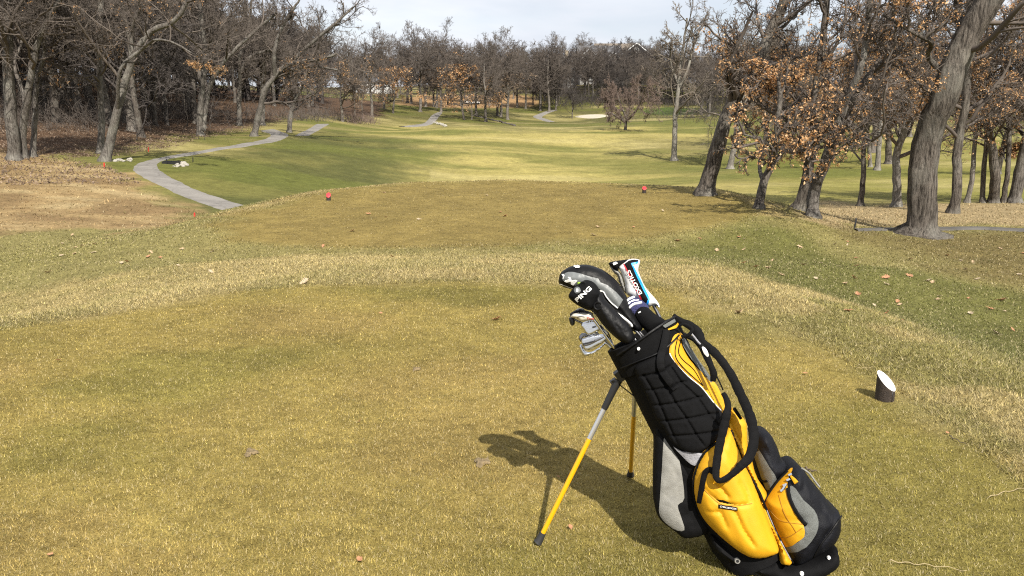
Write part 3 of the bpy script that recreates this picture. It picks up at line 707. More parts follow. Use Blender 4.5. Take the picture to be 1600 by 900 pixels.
# --- trees that can be told apart: foot, lean and forks as they grow
HERO = [
 # name, label, trunk path, w0, w1, extra limbs [(path,w0,w1)], bark, twig, leaf material, options
 ("oak_tree", "thick straight grey oak at the edge of the litter, bracket fungus on its bark", [(22,250),(20,180),(14,100),(12,40),(10,-70)], 19, 12, [], 'G', 'D', None, dict(t0=.45)),
 ("oak_tree", "grey oak leaning away beside the thick straight trunk with fungus", [(36,248),(38,200),(50,150),(57,100),(68,50),(92,10),(130,-50)], 13, 6, [], 'G', 'D', 'B', dict(t0=.4, leaves=260)),
 ("oak_tree", "slender upright grey tree alone in the leaf litter", [(52,245),(53,190),(52,120),(60,90),(64,40),(75,-40)], 9, 5, [], 'G', 'D', None, dict(t0=.5)),
 ("oak_tree", "leaning oak with an arching limb, behind the first red stake", [(164,252),(172,215),(182,180),(197,120),(216,75),(242,45),(272,35),(295,5),(310,-50)], 15, 6, [([(184,175),(205,110),(230,80),(262,66),(300,72),(330,88)], 6, 2), ([(205,100),(200,60),(215,20),(240,-30)], 7, 4)], 'G', 'D', 'O', dict(t0=.3, leaves=1500, lband=(.0,.42), limbs=18)),
 ("oak_tree", "straight grey trunk standing close behind the leaning oak", [(157,240),(157,180),(153,100),(156,0),(155,-80)], 11, 7, [], 'G', 'D', 'O', dict(t0=.3, leaves=420, lband=(0,.5))),
 ("oak_tree", "twin stemmed grey oak on the grass shoulder above the path", [(313,212),(313,170),(317,115),(318,80),(312,30),(306,-30)], 10, 6, [([(318,204),(320,150),(334,112),(356,80),(384,48),(420,15)], 8, 4)], 'G', 'D', None, dict(t0=.4, limbs=16)),
 ("oak_tree", "thin straight oak whose top curves over, between twin oak and leaning oak", [(374,196),(373,140),(375,112),(386,92),(404,82),(432,76)], 8, 4, [([(374,125),(378,90),(388,50),(395,0)], 5, 3)], 'G', 'D', None, dict(t0=.4)),
 ("oak_tree", "wide spreading oak leaning over the bend of the path", [(397,213),(404,180),(414,145),(426,124),(442,106),(470,96),(500,93),(528,84)], 10.5, 4, [([(436,112),(462,85),(492,60),(525,34),(548,8)], 7, 3), ([(428,122),(452,108),(490,104),(530,110)], 5, 2), ([(430,118),(434,80),(446,40),(470,0)], 7, 3)], 'G', 'D', 'O', dict(t0=.25, leaves=900, lband=(.1,.5), limbs=26)),
 ("oak_tree", "straight grey trunk just behind the foot of the spreading oak", [(410,196),(409,150),(408,100),(412,40)], 8, 5, [], 'G', 'D', None, dict(t0=.4)),
 ("oak_tree", "short forked oak with brown leaves beside the path's crest", [(452,207),(454,180),(459,158),(470,138),(480,110)], 8, 4, [([(455,172),(446,150),(440,125)], 4, 2)], 'G', 'D', 'O', dict(t0=.25, leaves=700, lband=(0,.9))),
 ("oak_tree", "tall pale oak with a forking crown, standing alone on the fairway's edge", [(1053,251),(1055,190),(1059,150),(1063,112),(1069,72),(1074,28)], 9, 3, [([(1060,140),(1074,110),(1084,75),(1098,45)], 5, 2), ([(1060,130),(1052,95),(1050,60)], 4, 2)], 'P', 'P', 'B', dict(t0=.3, leaves=900, lband=(.2,1.1), limbs=34, lens=(.40,.5,.46,.48), sub=(8,7,6))),
 ("oak_tree", "dark leaning oak rising from behind the forward tee", [(1101,305),(1112,260),(1126,205),(1138,170),(1156,130),(1181,90),(1206,50),(1229,0),(1245,-70)], 25, 14, [], 'D', 'D', 'O', dict(t0=.3, leaves=900, lband=(.15,.6), limbs=16, lens=(.4,.48,.48,.5))),
 ("oak_tree", "slim pale tree growing on the fairway behind the dark leaning oak", [(1140,264),(1147,225),(1152,180),(1160,150),(1176,110),(1180,60)], 10, 4, [], 'P', 'P', 'O', dict(t0=.35, leaves=700, lband=(.3,.8))),
 ("oak_tree", "low dark forked oak full of orange leaves beside the tee's flank", [(1186,326),(1195,295),(1208,265),(1216,240),(1213,200),(1222,160),(1226,120)], 16, 6, [([(1198,290),(1216,262),(1236,230),(1262,205),(1290,190)], 7, 3), ([(1206,268),(1185,235),(1160,215),(1130,205)], 6, 2)], 'D', 'D', 'O', dict(t0=.22, leaves=750, lband=(.25,.95), limbs=16, ltop=.5, lens=(.5,.45,.45,.45))),
 ("oak_tree", "grey oak with mossy foot, first of the pair on dead grass", [(1246,327),(1255,295),(1262,255),(1270,215),(1268,170),(1281,110),(1291,40),(1295,-40)], 19, 9, [([(1268,190),(1245,150),(1215,130),(1185,120)], 7, 3)], 'D', 'D', 'O', dict(t0=.25, leaves=2200, lband=(.15,.95), limbs=20)),
 ("oak_tree", "spotted grey oak, second of the pair, forking wide above the dead grass", [(1270,339),(1276,300),(1283,262),(1291,230),(1306,195),(1331,150),(1361,110),(1402,75),(1442,30)], 20, 9, [([(1289,235),(1296,185),(1317,112),(1331,60),(1329,0)], 13, 6), ([(1285,255),(1262,225),(1238,215),(1205,222)], 5, 2)], 'G', 'D', 'O', dict(t0=.22, leaves=2600, lband=(.12,.95), limbs=24)),
 ("oak_tree", "thin straight young oak with dark bark in the orange leaves", [(1344,322),(1347,280),(1348,230),(1352,190),(1355,150),(1358,90),(1362,30)], 9, 4, [], 'D', 'D', 'O', dict(t0=.2, leaves=2200, lband=(.1,.9), limbs=14)),
 ("oak_tree", "mottled pale oak just before the big leaning trunk", [(1401,323),(1402,280),(1404,240),(1412,200),(1419,160),(1427,110),(1440,50)], 14, 7, [], 'P', 'D', 'O', dict(t0=.25, leaves=3000, lband=(.1,.95), limbs=16)),
 ("oak_tree", "huge leaning oak with a flared root foot beside the cart path", [(1436,368),(1438,330),(1441,270),(1450,210),(1466,150),(1488,90),(1513,40),(1542,-10),(1575,-70),(1600,-130)], 43, 34, [([(1476,125),(1450,90),(1425,72),(1390,60),(1350,30)], 9, 3), ([(1502,60),(1510,10),(1500,-50)], 16, 8)], 'D', 'D', 'O', dict(t0=.45, leaves=500, lband=(.3,.7), limbs=14, sides=32, flare=1.95, ridges=.07, rr=(.26, .5, .5, .5))),
 ("oak_tree", "upright dark oak with a mossy foot right behind the huge trunk", [(1488,333),(1492,300),(1500,230),(1508,170),(1512,110),(1515,50),(1520,-30)], 16, 9, [], 'D', 'D', 'O', dict(t0=.3, leaves=2600, lband=(.1,.95))),
 ("birch_tree", "thin white barked tree slanting among the orange leaves", [(1511,317),(1518,270),(1524,220),(1530,170),(1538,120),(1546,70),(1550,20)], 8, 4, [], 'P', 'P', 'O', dict(t0=.3, leaves=1300, lband=(.2,.9), limbs=12)),
 ("oak_tree", "slim straight trunk beside the thick curved dark one", [(1535,317),(1537,260),(1540,200),(1541,140),(1545,70)], 8, 5, [], 'G', 'D', 'O', dict(t0=.3, leaves=1600, lband=(.2,.9))),
 ("oak_tree", "thick dark curved trunk leaning back over the dead grass", [(1552,317),(1549,285),(1545,250),(1540,215),(1535,175),(1532,120),(1538,60)], 16, 9, [], 'D', 'D', 'O', dict(t0=.35, leaves=1100, lband=(.2,.8))),
 ("oak_tree", "thin dark trunk with a snapped side branch by the frame's edge", [(1567,317),(1570,270),(1573,200),(1577,140),(1581,80),(1585,10)], 8, 5, [([(1569,255),(1578,240),(1586,236)], 2, 1)], 'D', 'D', 'O', dict(t0=.35, leaves=1100, lband=(.2,.8))),
 ("oak_tree", "stout oak slanting out of the picture's edge", [(1585,317),(1592,270),(1602,215),(1613,160),(1626,100),(1640,20)], 18, 11, [], 'G', 'D', 'O', dict(t0=.35, leaves=900, lband=(.2,.8))),
 ("oak_tree", "distant dark trunk on the lawn between two slim trunks", [(1559,272),(1562,230),(1565,190),(1568,130)], 9, 5, [], 'D', 'D', 'O', dict(t0=.35, leaves=700)),
 ("oak_tree", "pale oak on the far lawn with a ring of bare soil", [(1371,266),(1373,240),(1376,195),(1384,150),(1380,100)], 9, 5, [], 'P', 'D', 'O', dict(t0=.3, leaves=1300)),
 ("oak_tree", "thin leaning tree next to the pale oak on the far lawn", [(1360,261),(1356,235),(1350,200),(1346,150),(1350,100)], 6, 4, [], 'P', 'D', 'O', dict(t0=.3, leaves=900)),
 ("oak_tree", "short dark stocky oak on the lawn behind the pale oak", [(1388,256),(1389,230),(1386,195),(1392,150),(1400,110)], 11, 6, [], 'D', 'D', 'O', dict(t0=.3, leaves=900)),
]
BARK = {'G': M_BARK_G, 'D': M_BARK_D, 'P': M_BARK_P}; TWIG = {'D': M_TWIG, 'P': M_TWIG_P}; LEAF = {'O': M_LEAF_O, 'B': M_LEAF_B, None: M_LEAF_O}
HERO_AT = []
for i, (nm, lab, path, w0, w1, extra, bk_, tw_, lf_, opt) in enumerate(HERO):
    g = np.random.default_rng(100 + i)
    base, tk, Y = px_trunk(path, w0, w1, None, 0.12, g)
    trunks = [tk]
    for (pp, a, b) in extra:
        P = np.array([tuple(at_y(*q, Y)) for q in pp]); z0 = at_y(*path[0], Y)
        P = P - np.array(tuple(z0)); P[:, 1] = np.cumsum(np.concatenate([[0], g.normal(0, 0.5, len(P) - 1)]))
        P[0, 1] = np.interp(P[0, 2], tk[0][:, 2], tk[0][:, 1])
        k = (base.y * CP - (base.z - CAMZ) * SP) / FPX / 2
        trunks.append((P, np.linspace(a * k, b * k, len(P))))
    o = dict(limbs=18, t0=.35); o.update(opt)
    far = max(1.0, Y / 30)
    o['rmin'] = tuple(v * far ** 0.7 for v in (0.03, 0.014, 0.0075, 0.0055))
    o['lsize'] = 0.053 * max(1, Y / 35) ** 0.5; o['leaves'] = int(o.get('leaves', 0) * 1.5)
    o['lclump'] = 4
    geo = make_tree(g, trunks, **o)
    plant(tree_meshes("oak%d" % i, geo, BARK[bk_], TWIG[tw_], LEAF[lf_]), nm, base, lab)
    HERO_AT.append((base.x, base.y))

# --- the small round tree on the fairway
g = np.random.default_rng(55)
base, tk, Y = px_trunk([(977,203),(978,195),(980,186),(985,172),(988,150)], 6, 3)
tr2_ = []
z0 = np.array(tuple(at_y(977, 203, Y)))
for pp in ([(978,194),(968,184),(955,172),(940,160)], [(978,192),(992,180),(1000,165),(1002,152)], [(977,193),(960,186),(942,180)], [(979,188),(970,170),(962,150)]):
    P = np.array([tuple(at_y(*q, Y)) for q in pp]) - z0; P[:, 1] = np.linspace(0, g.normal(0, 2.2), len(P)); tr2_.append((P, np.linspace(.17, .06, len(P))))
geo = make_tree(g, [tk] + tr2_, limbs=50, t0=.3, sub=(9, 9, 6), lens=(.66, .5, .48, .48), rmin=(.035, .022, .016, .013), up=(.06, .05, .03, .02), rr=(.32, .5, .5, .5), flare=1.2)
plant(tree_meshes("round_tree", geo, M_BARK_D, M_TWIG_R, None), "apple_tree", base, "small round bare tree with a low twiggy dome on the fairway crest", sc=(.78, .78, 1.22))

# --- kinds of tree for the woods, each copied many times
PROTO = {}
def proto(key, seed, H, r0, bark, twig, lf=None, lean=0.4, **kw):
    g = np.random.default_rng(seed)
    n = 7; z = np.linspace(0, H * kw.pop('top', .62), n); P = np.column_stack([np.cumsum(g.normal(0, lean * .4, n)), np.cumsum(g.normal(0, lean * .4, n)), z]); P[0, :2] = P[1, :2] * 0.6; P -= [P[0, 0], P[0, 1], 0]
    o = dict(limbs=18, t0=.34, rmin=(.05, .032, .022, .018)); o.update(kw)
    PROTO[key] = tree_meshes("wood_" + key, make_tree(g, [(P, np.linspace(r0, r0 * .3, n))], **o), bark, twig, lf or M_LEAF_O)
for k in range(5): proto("oak%d" % k, 200 + k, 19, .30, M_BARK_F, M_TWIG, limbs=20, sub=(8, 8, 7), lens=(.85, .5, .48, .48))
for k in range(2): proto("leafy%d" % k, 220 + k, 15, .26, M_BARK_F, M_TWIG, M_LEAF_B, leaves=2200, lband=(.1, .62), lsize=.22, t0=.26, lens=(.75, .5, .46, .46))
for k in range(2): proto("orange%d" % k, 230 + k, 11, .17, M_BARK_D, M_TWIG, M_LEAF_O, leaves=2400, lband=(.1, .8), lsize=.2, t0=.22, lens=(.8, .5, .45, .45))
for k in range(3): proto("dark%d" % k, 240 + k, 17, .24, M_BARK_D, M_TWIG_D, limbs=20, sub=(8, 8, 7), t0=.15, lens=(.65, .5, .48, .48))
for k in range(3): proto("slim%d" % k, 250 + k, 14, .11, M_BARK_F, M_TWIG, limbs=14, sub=(7, 6, 5), t0=.35, lens=(.42, .5, .48, .48), lean=.5, top=.8)
for k in range(2): proto("sapling%d" % k, 260 + k, 6, .05, M_BARK_D, M_TWIG_D, limbs=12, sub=(5, 4, 3), t0=.1, lens=(.4, .45, .45, .45), rmin=(.02, .012, .008, .007), lean=.3)
g = np.random.default_rng(77)
def copy_tree(kind, x, y, s, label, group, name="oak_tree", z=None):
    keys = [k for k in PROTO if k.startswith(kind)]
    k = keys[int(g.integers(len(keys)))]
    return plant(PROTO[k], name, (x, y, (gz(x, y) if z is None else z) - 0.05), label, group, g.random() * 6.28, (s * (.92 + .16 * g.random()), s * (.92 + .16 * g.random()), s))

# the wood beside the path: every trunk on its own
edge = np.array([(-26, 48), (-23.5, 52), (-25, 62), (-27, 72), (-30, 84), (-36, 95), (-40, 110), (-36, 125), (-33, 140), (-40, 175), (-150, 190), (-150, 100), (-70, 44), (-34, 40)])
spots = []
cand = np.column_stack([g.uniform(-150, -20, 6000), g.uniform(38, 190, 6000)])
cand = cand[poly_dist(cand, edge) > 0.6]
cand = cand[np.abs(cand[:, 0]) < cand[:, 1] * 0.74]
cand = cand[np.argsort(np.hypot(cand[:, 0], cand[:, 1]) * (0.8 + 0.4 * g.random(len(cand))))]
for p in cand:
    rr_ = math.hypot(*p); gap = 2.6 + rr_ * 0.016
    if all((p[0] - q[0]) ** 2 + (p[1] - q[1]) ** 2 > gap * gap for q in spots + HERO_AT): spots.append(tuple(p))
    if len(spots) >= 128: break
for i, (x, y) in enumerate(spots):
    u = g.random()
    if u < .55: copy_tree("oak", x, y, .75 + .4 * g.random(), "bare grey oak deep among the trunks of the litter floored wood", "bare oaks in the dark wood")
    elif u < .80: copy_tree("slim", x, y, .8 + .5 * g.random(), "slim bare young tree among the oaks of the dark wood", "slim trees in the dark wood", "slender_tree")
    elif u < .93: copy_tree("dark", x, y, .8 + .3 * g.random(), "dark twiggy bare tree inside the litter floored wood", "dark twiggy trees in the wood", "bare_tree")
    else: copy_tree("leafy", x, y, .8 + .3 * g.random(), "bare oak keeping some brown leaves inside the dark wood", "oaks with brown leaves in the wood")
for i in range(26):
    x, y = spots[int(g.integers(60))]; x += g.normal(0, 1.5); y += g.normal(0, 1.5)
    copy_tree("sapling", x, y, .5 + .5 * g.random(), "thin bare sapling in the leaf litter under the oaks", "saplings in the leaf litter", "sapling")

# trees across the fairway, each at its own foot
MID = [(581,183,'oak',1.0,"pale straight oak at the path's far side, left of the mound"),(614,177,'orange',1.25,"short orange leaved oak casting a pool of shade on the mound"),(637,161,'oak',.95,"first of two dark trunks close together on the mound top"),(643,162,'oak',.9,"second of two dark trunks close together on the mound top"),
 (657,175,'oak',1.05,"oak with black and pale bark bent above the far path"),(665,167,'leafy',1.1,"brown leaved oak behind the bent oak"),(678,167,'leafy',1.0,"brown leaved oak between the bent oak and the path's top"),(682,168,'oak',1.0,"bare oak touching the brown leaved one near the path's top"),(689,175,'leafy',1.0,"dark oak at the very top of the far path"),
 (725,187,'orange',1.5,"big orange leaved oak before the pale bank"),(737,187,'slim',1.1,"thin trunk next to the big orange leaved oak"),(744,179,'oak',.95,"oak trunk behind the thin one by the bank"),(759,190,'oak',1.0,"pale lower trunk oak beside the row of edging stones"),
 (777,181,'oak',.95,"first dark trunk in the cluster past the edging stones"),(783,183,'oak',1.0,"middle dark trunk in the cluster past the edging stones"),(793,187,'leafy',1.15,"pale trunk with a low drooping bough past the edging stones"),
 (821,170,'oak',.8,"lone dark trunk between the cluster and the winding path"),(844,173,'oak',.95,"dark straight oak before the winding path"),(858,175,'oak',.95,"pale leaning oak on the bend of the winding path"),(868,173,'dark',.9,"dark forked oak above the winding path"),
 (894,185,'dark',.55,"small grey twiggy tree beside the sand bunker"),(600,170,'oak',.85,"bare oak behind the mound near white shed"),(1143,186,'slim',.7,"small bare tree at the edge of the green"),(705,160,'oak',.9,"bare oak on the tan bank"),(765,165,'oak',.9,"bare oak rising behind the tan bank"),(720,165,'leafy',.9,"brown leaved oak behind the tan bank"),(808,168,'leafy',.95,"rusty topped oak behind the dark cluster"),(555,186,'slim',1.0,"thin dark tree at the end of the wood"),(566,186,'slim',.9,"thin bare tree in the brush at the wood's end"),(535,190,'leafy',.9,"reddish brown oak where the second path piece vanishes")]
for (px, py, kind, s, lab) in MID:
    (x, y), = on_ground([(px, py)])
    copy_tree(kind, x, y, s * (y / 165) ** .6, lab, None)
# the slope with houses, and the wooded banks on both sides of it
def row(n, x0, x1, y0, y1, kinds, s0, s1, lab, grp, name="bare_tree", gap=3.5):
    got = []
    for _ in range(4000):
        Y = g.uniform(y0, y1); px = g.uniform(x0, x1); x = (px - 800) / FPX * Y * 1.0
        if all((x - a) ** 2 + (Y - b) ** 2 > gap * gap for a, b in got):
            got.append((x, Y)); copy_tree(kinds[int(g.integers(len(kinds)))], x, Y, g.uniform(s0, s1), lab, grp, name)
        if len(got) >= n: break
row(44, 830, 1060, 214, 262, ('dark', 'dark', 'oak'), .62, .95, "dark bare tree on the slope below the houses", "dark trees on the slope below the houses")
row(14, 840, 1060, 285, 320, ('dark', 'oak'), .8, 1.0, "bare tree standing behind the houses on the slope", "trees behind the houses", gap=6)
row(24, 1050, 1260, 165, 235, ('dark', 'oak'), .75, 1.0, "dark bare tree on the wooded bank beyond the green", "trees on the bank beyond the green")
row(15, 1240, 1700, 130, 200, ('oak', 'dark', 'leafy'), .7, 1.0, "bare tree on the brushy bank beyond the far lawn", "trees on the bank beyond the lawn", gap=5)
row(22, 545, 850, 215, 285, ('oak', 'oak', 'leafy'), .7, .95, "bare oak of the woods behind the tan bank", "oaks behind the tan bank", gap=6)
row(10, 1180, 1480, 62, 105, ('leafy', 'orange'), .7, 1.0, "brown leaved oak spaced out on the far lawn", "leafy oaks on the far lawn", "oak_tree", gap=8)

for px_, Y_, s_ in ((952, 262, 1.0), (962, 255, .95), (973, 264, 1.02), (984, 258, .95), (995, 263, 1.0), (1006, 256, .95), (940, 260, .95), (928, 258, .9), (915, 262, .9)):
    copy_tree("dark", (px_ - 800) / FPX * Y_, Y_, s_, "dark bare tree standing right before the gabled houses", "trees right before the houses", "bare_tree")

# far woods that read as one mass, and the undergrowth
def mass(name, keys, spots, label):
    V = []; F = []; o = 0
    for (x, y, s) in spots:
        k = keys[int(g.integers(len(keys)))]
        for nm, me in PROTO[k][:2]:
            n = len(me.vertices); v = np.empty(n * 3, np.float32); me.vertices.foreach_get('co', v); v = v.reshape(-1, 3)
            f = np.empty(len(me.polygons) * 4, np.int32); me.polygons.foreach_get('vertices', f); f = f.reshape(-1, 4)
            a = g.random() * 6.28; ca_, sa_ = math.cos(a), math.sin(a)
            q = np.column_stack([(v[:, 0] * ca_ - v[:, 1] * sa_) * s + x, (v[:, 0] * sa_ + v[:, 1] * ca_) * s + y, v[:, 2] * s + gz(x, y)])
            V.append(q); F.append(f + o); o += n
    me = mesh_np(name, np.concatenate(V), np.concatenate(F)); me.materials.append(M_TWIG_D)
    return tag(link(name, me), label, "woods", kind='stuff')
for k in range(2): proto("mass%d" % k, 270 + k, 17, .3, M_BARK_D, M_TWIG_D, limbs=14, sub=(6, 6, 5), t0=.22, lens=(.7, .5, .5, .5), rmin=(.10, .075, .06, .05), sides=5)
sp = [((px - 800) / FPX * Y, Y, g.uniform(.8, 1.1)) for px, Y in zip(g.uniform(-250, 520, 90), g.uniform(125, 215, 90))]
sp += [((px - 800) / FPX * Y, Y, g.uniform(.85, 1.15)) for px, Y in zip(g.uniform(540, 1060, 26), g.uniform(300, 360, 26))]
sp += [((px - 800) / FPX * Y, Y, g.uniform(.8, 1.1)) for px, Y in zip(g.uniform(1040, 1900, 28), g.uniform(205, 270, 28))]
mass("distant_woods", ["mass0", "mass1"], sp, "grey mass of bare woods beyond the nearer trees")
for k in ("mass0", "mass1"): PROTO.pop(k)

def brush(name, spots, hgt, n_per, material, label, spread=0.8, r=0.012):
    K = len(spots) * n_per; idx = np.repeat(np.arange(len(spots)), n_per); S_ = np.asarray(spots)[idx]
    xy = S_ + g.normal(0, spread, (K, 2)); z = ground(xy); n = 4
    d = np.column_stack([g.normal(0, .45, K), g.normal(0, .45, K), np.ones(K)]); L = hgt * g.uniform(.4, 1.2, K)
    Q = np.empty((K, n + 1, 3)); Q[:, 0] = np.column_stack([xy, z - .02])
    for j in range(n):
        d = d + g.normal(0, .3, (K, 3)); d /= np.linalg.norm(d, axis=1, keepdims=True); Q[:, j + 1] = Q[:, j] + d * (L / n)[:, None]
    rad = r * np.maximum(1, np.hypot(*xy.T) / 60)[:, None] * np.linspace(1, .4, n + 1)[None]
    a = (Q, rad); b = sprout(g, Q, rad, 4, .2, 45, .5, 3, .3, .02, .7, r * .6)
    me = mesh_np(name, *joined([tubes(*a, 3), tubes(*b, 3)])); me.materials.append(material)
    return tag(link(name, me), label, "undergrowth", kind='stuff')
bs_ = [tuple(p) for p in on_ground(np.column_stack([g.uniform(190, 300, 70), g.uniform(168, 192, 70)]))] + [tuple(p) for p in on_ground(np.column_stack([g.uniform(0, 190, 60), g.uniform(165, 205, 60)]))] + [tuple(p) for p in on_ground(np.column_stack([g.uniform(300, 540, 60), g.uniform(176, 190, 60)]))]
brush("undergrowth", bs_, 1.9, 10, M_TWIG, "brown twiggy brush under the trees of the dark wood")
bs_ = [q for q in spots[:110]]
brush("understory", [(a + g.normal(0, 2), b + g.normal(0, 2)) for a, b in bs_], 6.5, 4, M_TWIG_D, "dark thin stems of young growth crowding the wood", spread=1.8, r=0.016)
bs_ = [tuple(p) for p in on_ground(np.column_stack([g.uniform(550, 582, 18), g.uniform(187, 194, 18)]))]
brush("brush", bs_, 1.6, 14, M_TWIG_R, "reddish bare brush at the end of the wood beside the fairway")
bs_ = [((px - 800) / FPX * Y, Y) for px, Y in zip(g.uniform(850, 1110, 130), g.uniform(212, 240, 130))] + [((px - 800) / FPX * Y, Y) for px, Y in zip(g.uniform(1050, 1720, 160), g.uniform(140, 205, 160))]
brush("thicket", bs_, 3.4, 12, M_TWIG_D, "dark grey thicket along the foot of the wooded bank", spread=1.6)
# fallen leaves covering the floor of the wood, and blown about beside it
K = 70000
r_ = 34 * (150 / 34) ** g.random(K); a_ = -np.radians(g.uniform(11, 37, K)); xy = np.column_stack([np.sin(a_) * r_, np.cos(a_) * r_])
d_ = poly_dist(xy, Z_LITTER); xy = xy[(d_ > -1.5) | ((poly_dist(xy, Z_DRY) > 0) & (g.random(K) < .5))]
zz = ground(xy) + .02
v, f = leaf_mesh(g, np.column_stack([xy, zz + g.random(len(xy)) * .03]), np.column_stack([g.normal(0, 1, (len(xy), 2)), np.full(len(xy), .5)]), .10)
me = mesh_np("leaf_litter", v, f); me.materials.append(M_LEAF_B)
tag(link("leaf_litter", me), "brown fallen leaves carpeting the floor of the wood", "leaves", kind='stuff')

# ------------------------------------------------------------------ broken cloud: its shade lies on the wood, the bank and the hill of houses
m_cl = bpy.data.materials.new("thin_cloud"); m_cl.use_nodes = True
nt = m_cl.node_tree; nt.nodes.clear()
o_ = nt.nodes.new('ShaderNodeOutputMaterial'); tp = nt.nodes.new('ShaderNodeBsdfTransparent'); tl = nt.nodes.new('ShaderNodeBsdfTranslucent'); tl.inputs['Color'].default_value = (.9, .9, .92, 1)
mx = nt.nodes.new('ShaderNodeMixShader'); lw = nt.nodes.new('ShaderNodeTexCoord'); n_ = nt.nodes.new('ShaderNodeTexNoise'); n_.inputs['Scale'].default_value = 0.02; n_.inputs['Detail'].default_value = 4
mr = nt.nodes.new('ShaderNodeMapRange'); mr.inputs['From Min'].default_value = .3; mr.inputs['From Max'].default_value = .6; mr.inputs['To Min'].default_value = .36; mr.inputs['To Max'].default_value = .60
nt.links.new(lw.outputs['Object'], n_.inputs['Vector']); nt.links.new(n_.outputs['Fac'], mr.inputs['Value']); da = nt.nodes.new('ShaderNodeAttribute'); da.attribute_name = 'density'; dm = nt.nodes.new('ShaderNodeMath'); dm.operation = 'MULTIPLY'; nt.links.new(mr.outputs['Result'], dm.inputs[0]); nt.links.new(da.outputs['Fac'], dm.inputs[1]); nt.links.new(dm.outputs[0], mx.inputs[0])
nt.links.new(tp.outputs[0], mx.inputs[1]); nt.links.new(tl.outputs[0], mx.inputs[2]); nt.links.new(mx.outputs[0], o_.inputs['Surface'])
def cloud(shade, alt, label):
    """a flat bottomed cloud over the place whose shade has the given outline on the land"""
    off = np.array([-SHX, -SHY]) * alt / math.tan(SUN_EL)
    Q = catmull(shade, 8, True); c = Q.mean(0); V = []; F = []; n = len(Q); fr = (1.0, .97, .92, .86, .78, .68, .5, .2); A_ = []
    for sgn in (1, -1):
        for f in fr[(0 if sgn > 0 else 1):]:
            q = c + (Q - c) * f; q = q + (np.column_stack([fbm(q[:, 0] * .03, q[:, 1] * .03), fbm(q[:, 0] * .03 + 9, q[:, 1] * .03)]) - .5) * 14
            z = alt + sgn * 45 * math.sqrt(max(0, 1 - f * f)) * (1 if sgn > 0 else .35) * (.7 + .6 * fbm(q[:, 0] * .02, q[:, 1] * .02))
            V += [(a + off[0], b + off[1], h) for (a, b), h in zip(q, z)]; A_ += [float(smooth01(np.array(1 - f), 0, .30))] * n
    k = len(fr)
    ringt = [i * n for i in range(k)]; ringb = [0] + [(k + i) * n for i in range(k - 1)]
    for rings, fl in ((ringt, 1), (ringb, -1)):
        for a, b in zip(rings[:-1], rings[1:]):
            F += [[(a + i, a + (i + 1) % n, b + (i + 1) % n, b + i)[::fl]][0] for i in range(n)]
        F.append(tuple(rings[-1] + i for i in range(n))[::fl])
    mb = MB(); mb.add(V, F)
    o = mb.build("clouds", m_cl); da_ = o.data.attributes.new('density', 'FLOAT', 'POINT'); da_.data.foreach_set('value', np.array(A_, np.float32))
    return tag(o, label, "cloud", kind='stuff')
cloud([(-18, 33), (-9, 44), (-6, 62), (-10, 85), (-16, 105), (-14, 130), (-20, 175), (-60, 230), (-190, 240), (-190, 30), (-60, 28), (-30, 34)], 620, "thin grey cloud shading the wood")
cloud([(0, 205), (30, 196), (60, 150), (110, 140), (230, 150), (240, 420), (100, 460), (-10, 420), (-40, 300), (-20, 240)], 620, "thin grey cloud shading the hill of houses")
# ------------------------------------------------------------------ the stand bag
EYE = Vector((0, 0, CAMZ))
BAG0 = Vector((0.827, 2.412, 0.0))
BAX = (Vector((0.437, 2.605, 0.748)) - BAG0).normalized()
_v = (BAG0 + BAX * 0.45 - EYE).normalized()
BW = -(_v - BAX * _v.dot(BAX)).normalized()
BU = BAX.cross(BW)
if BU.x < 0: BU = -BU
RX, RY = 0.125, 0.110
def bag_pt(u, h, w): return BAG0 + BU * float(u) + BAX * float(h) + BW * float(w)
def body_w(u, h):
    return RY * np.sqrt(np.maximum(0.0, 1 - (np.asarray(u) / RX) ** 2))
def flat_w(D): return lambda u, h: np.full(np.shape(u), D, float)
def to_uh(px, fn, extra=0.0):
    px = np.asarray(px, float); cx = (px[:, 0] - 800) / FPX; cy = (450 - px[:, 1]) / FPX
    D = np.stack([cx, CP + cy * SP, -SP + cy * CP], 1); o = np.array(BAG0 - EYE); Wv, Uv, Av = np.array(BW), np.array(BU), np.array(BAX)
    w = np.full(len(px), 0.06); k = D @ Wv
    for _ in range(14):
        p = D * ((o @ Wv + w) / k)[:, None] - o; u, h = p @ Uv, p @ Av
        w = 0.5 * w + 0.5 * (np.asarray(fn(u, h)) + extra)
    return np.stack([u, h], 1)
def z1(*P): return [(820 + x / 3.4615, 390 + y / 3.4615) for x, y in P]
def z2(*P): return [(940 + x / 3.4615, 480 + y / 3.4615) for x, y in P]
def z3(*P): return [(1000 + x / 3.4615, 640 + y / 3.4615) for x, y in P]
def z7(*P): return [(880 + x / 10, 470 + y / 10) for x, y in P]
def z8(*P): return [(880 + x / 7.5, 400 + y / 7.5) for x, y in P]
def rootloc(o):
    while o.parent is not None: o = o.parent
    return Vector(o.location)
def put(mb, name, m, parent, angle=40):
    off = np.array(rootloc(parent))
    for v in mb.V: v[:, 2] = np.maximum(v[:, 2], .004)
    mb.V = [v - off for v in mb.V]
    return mb.build(name, m, parent, True, angle)
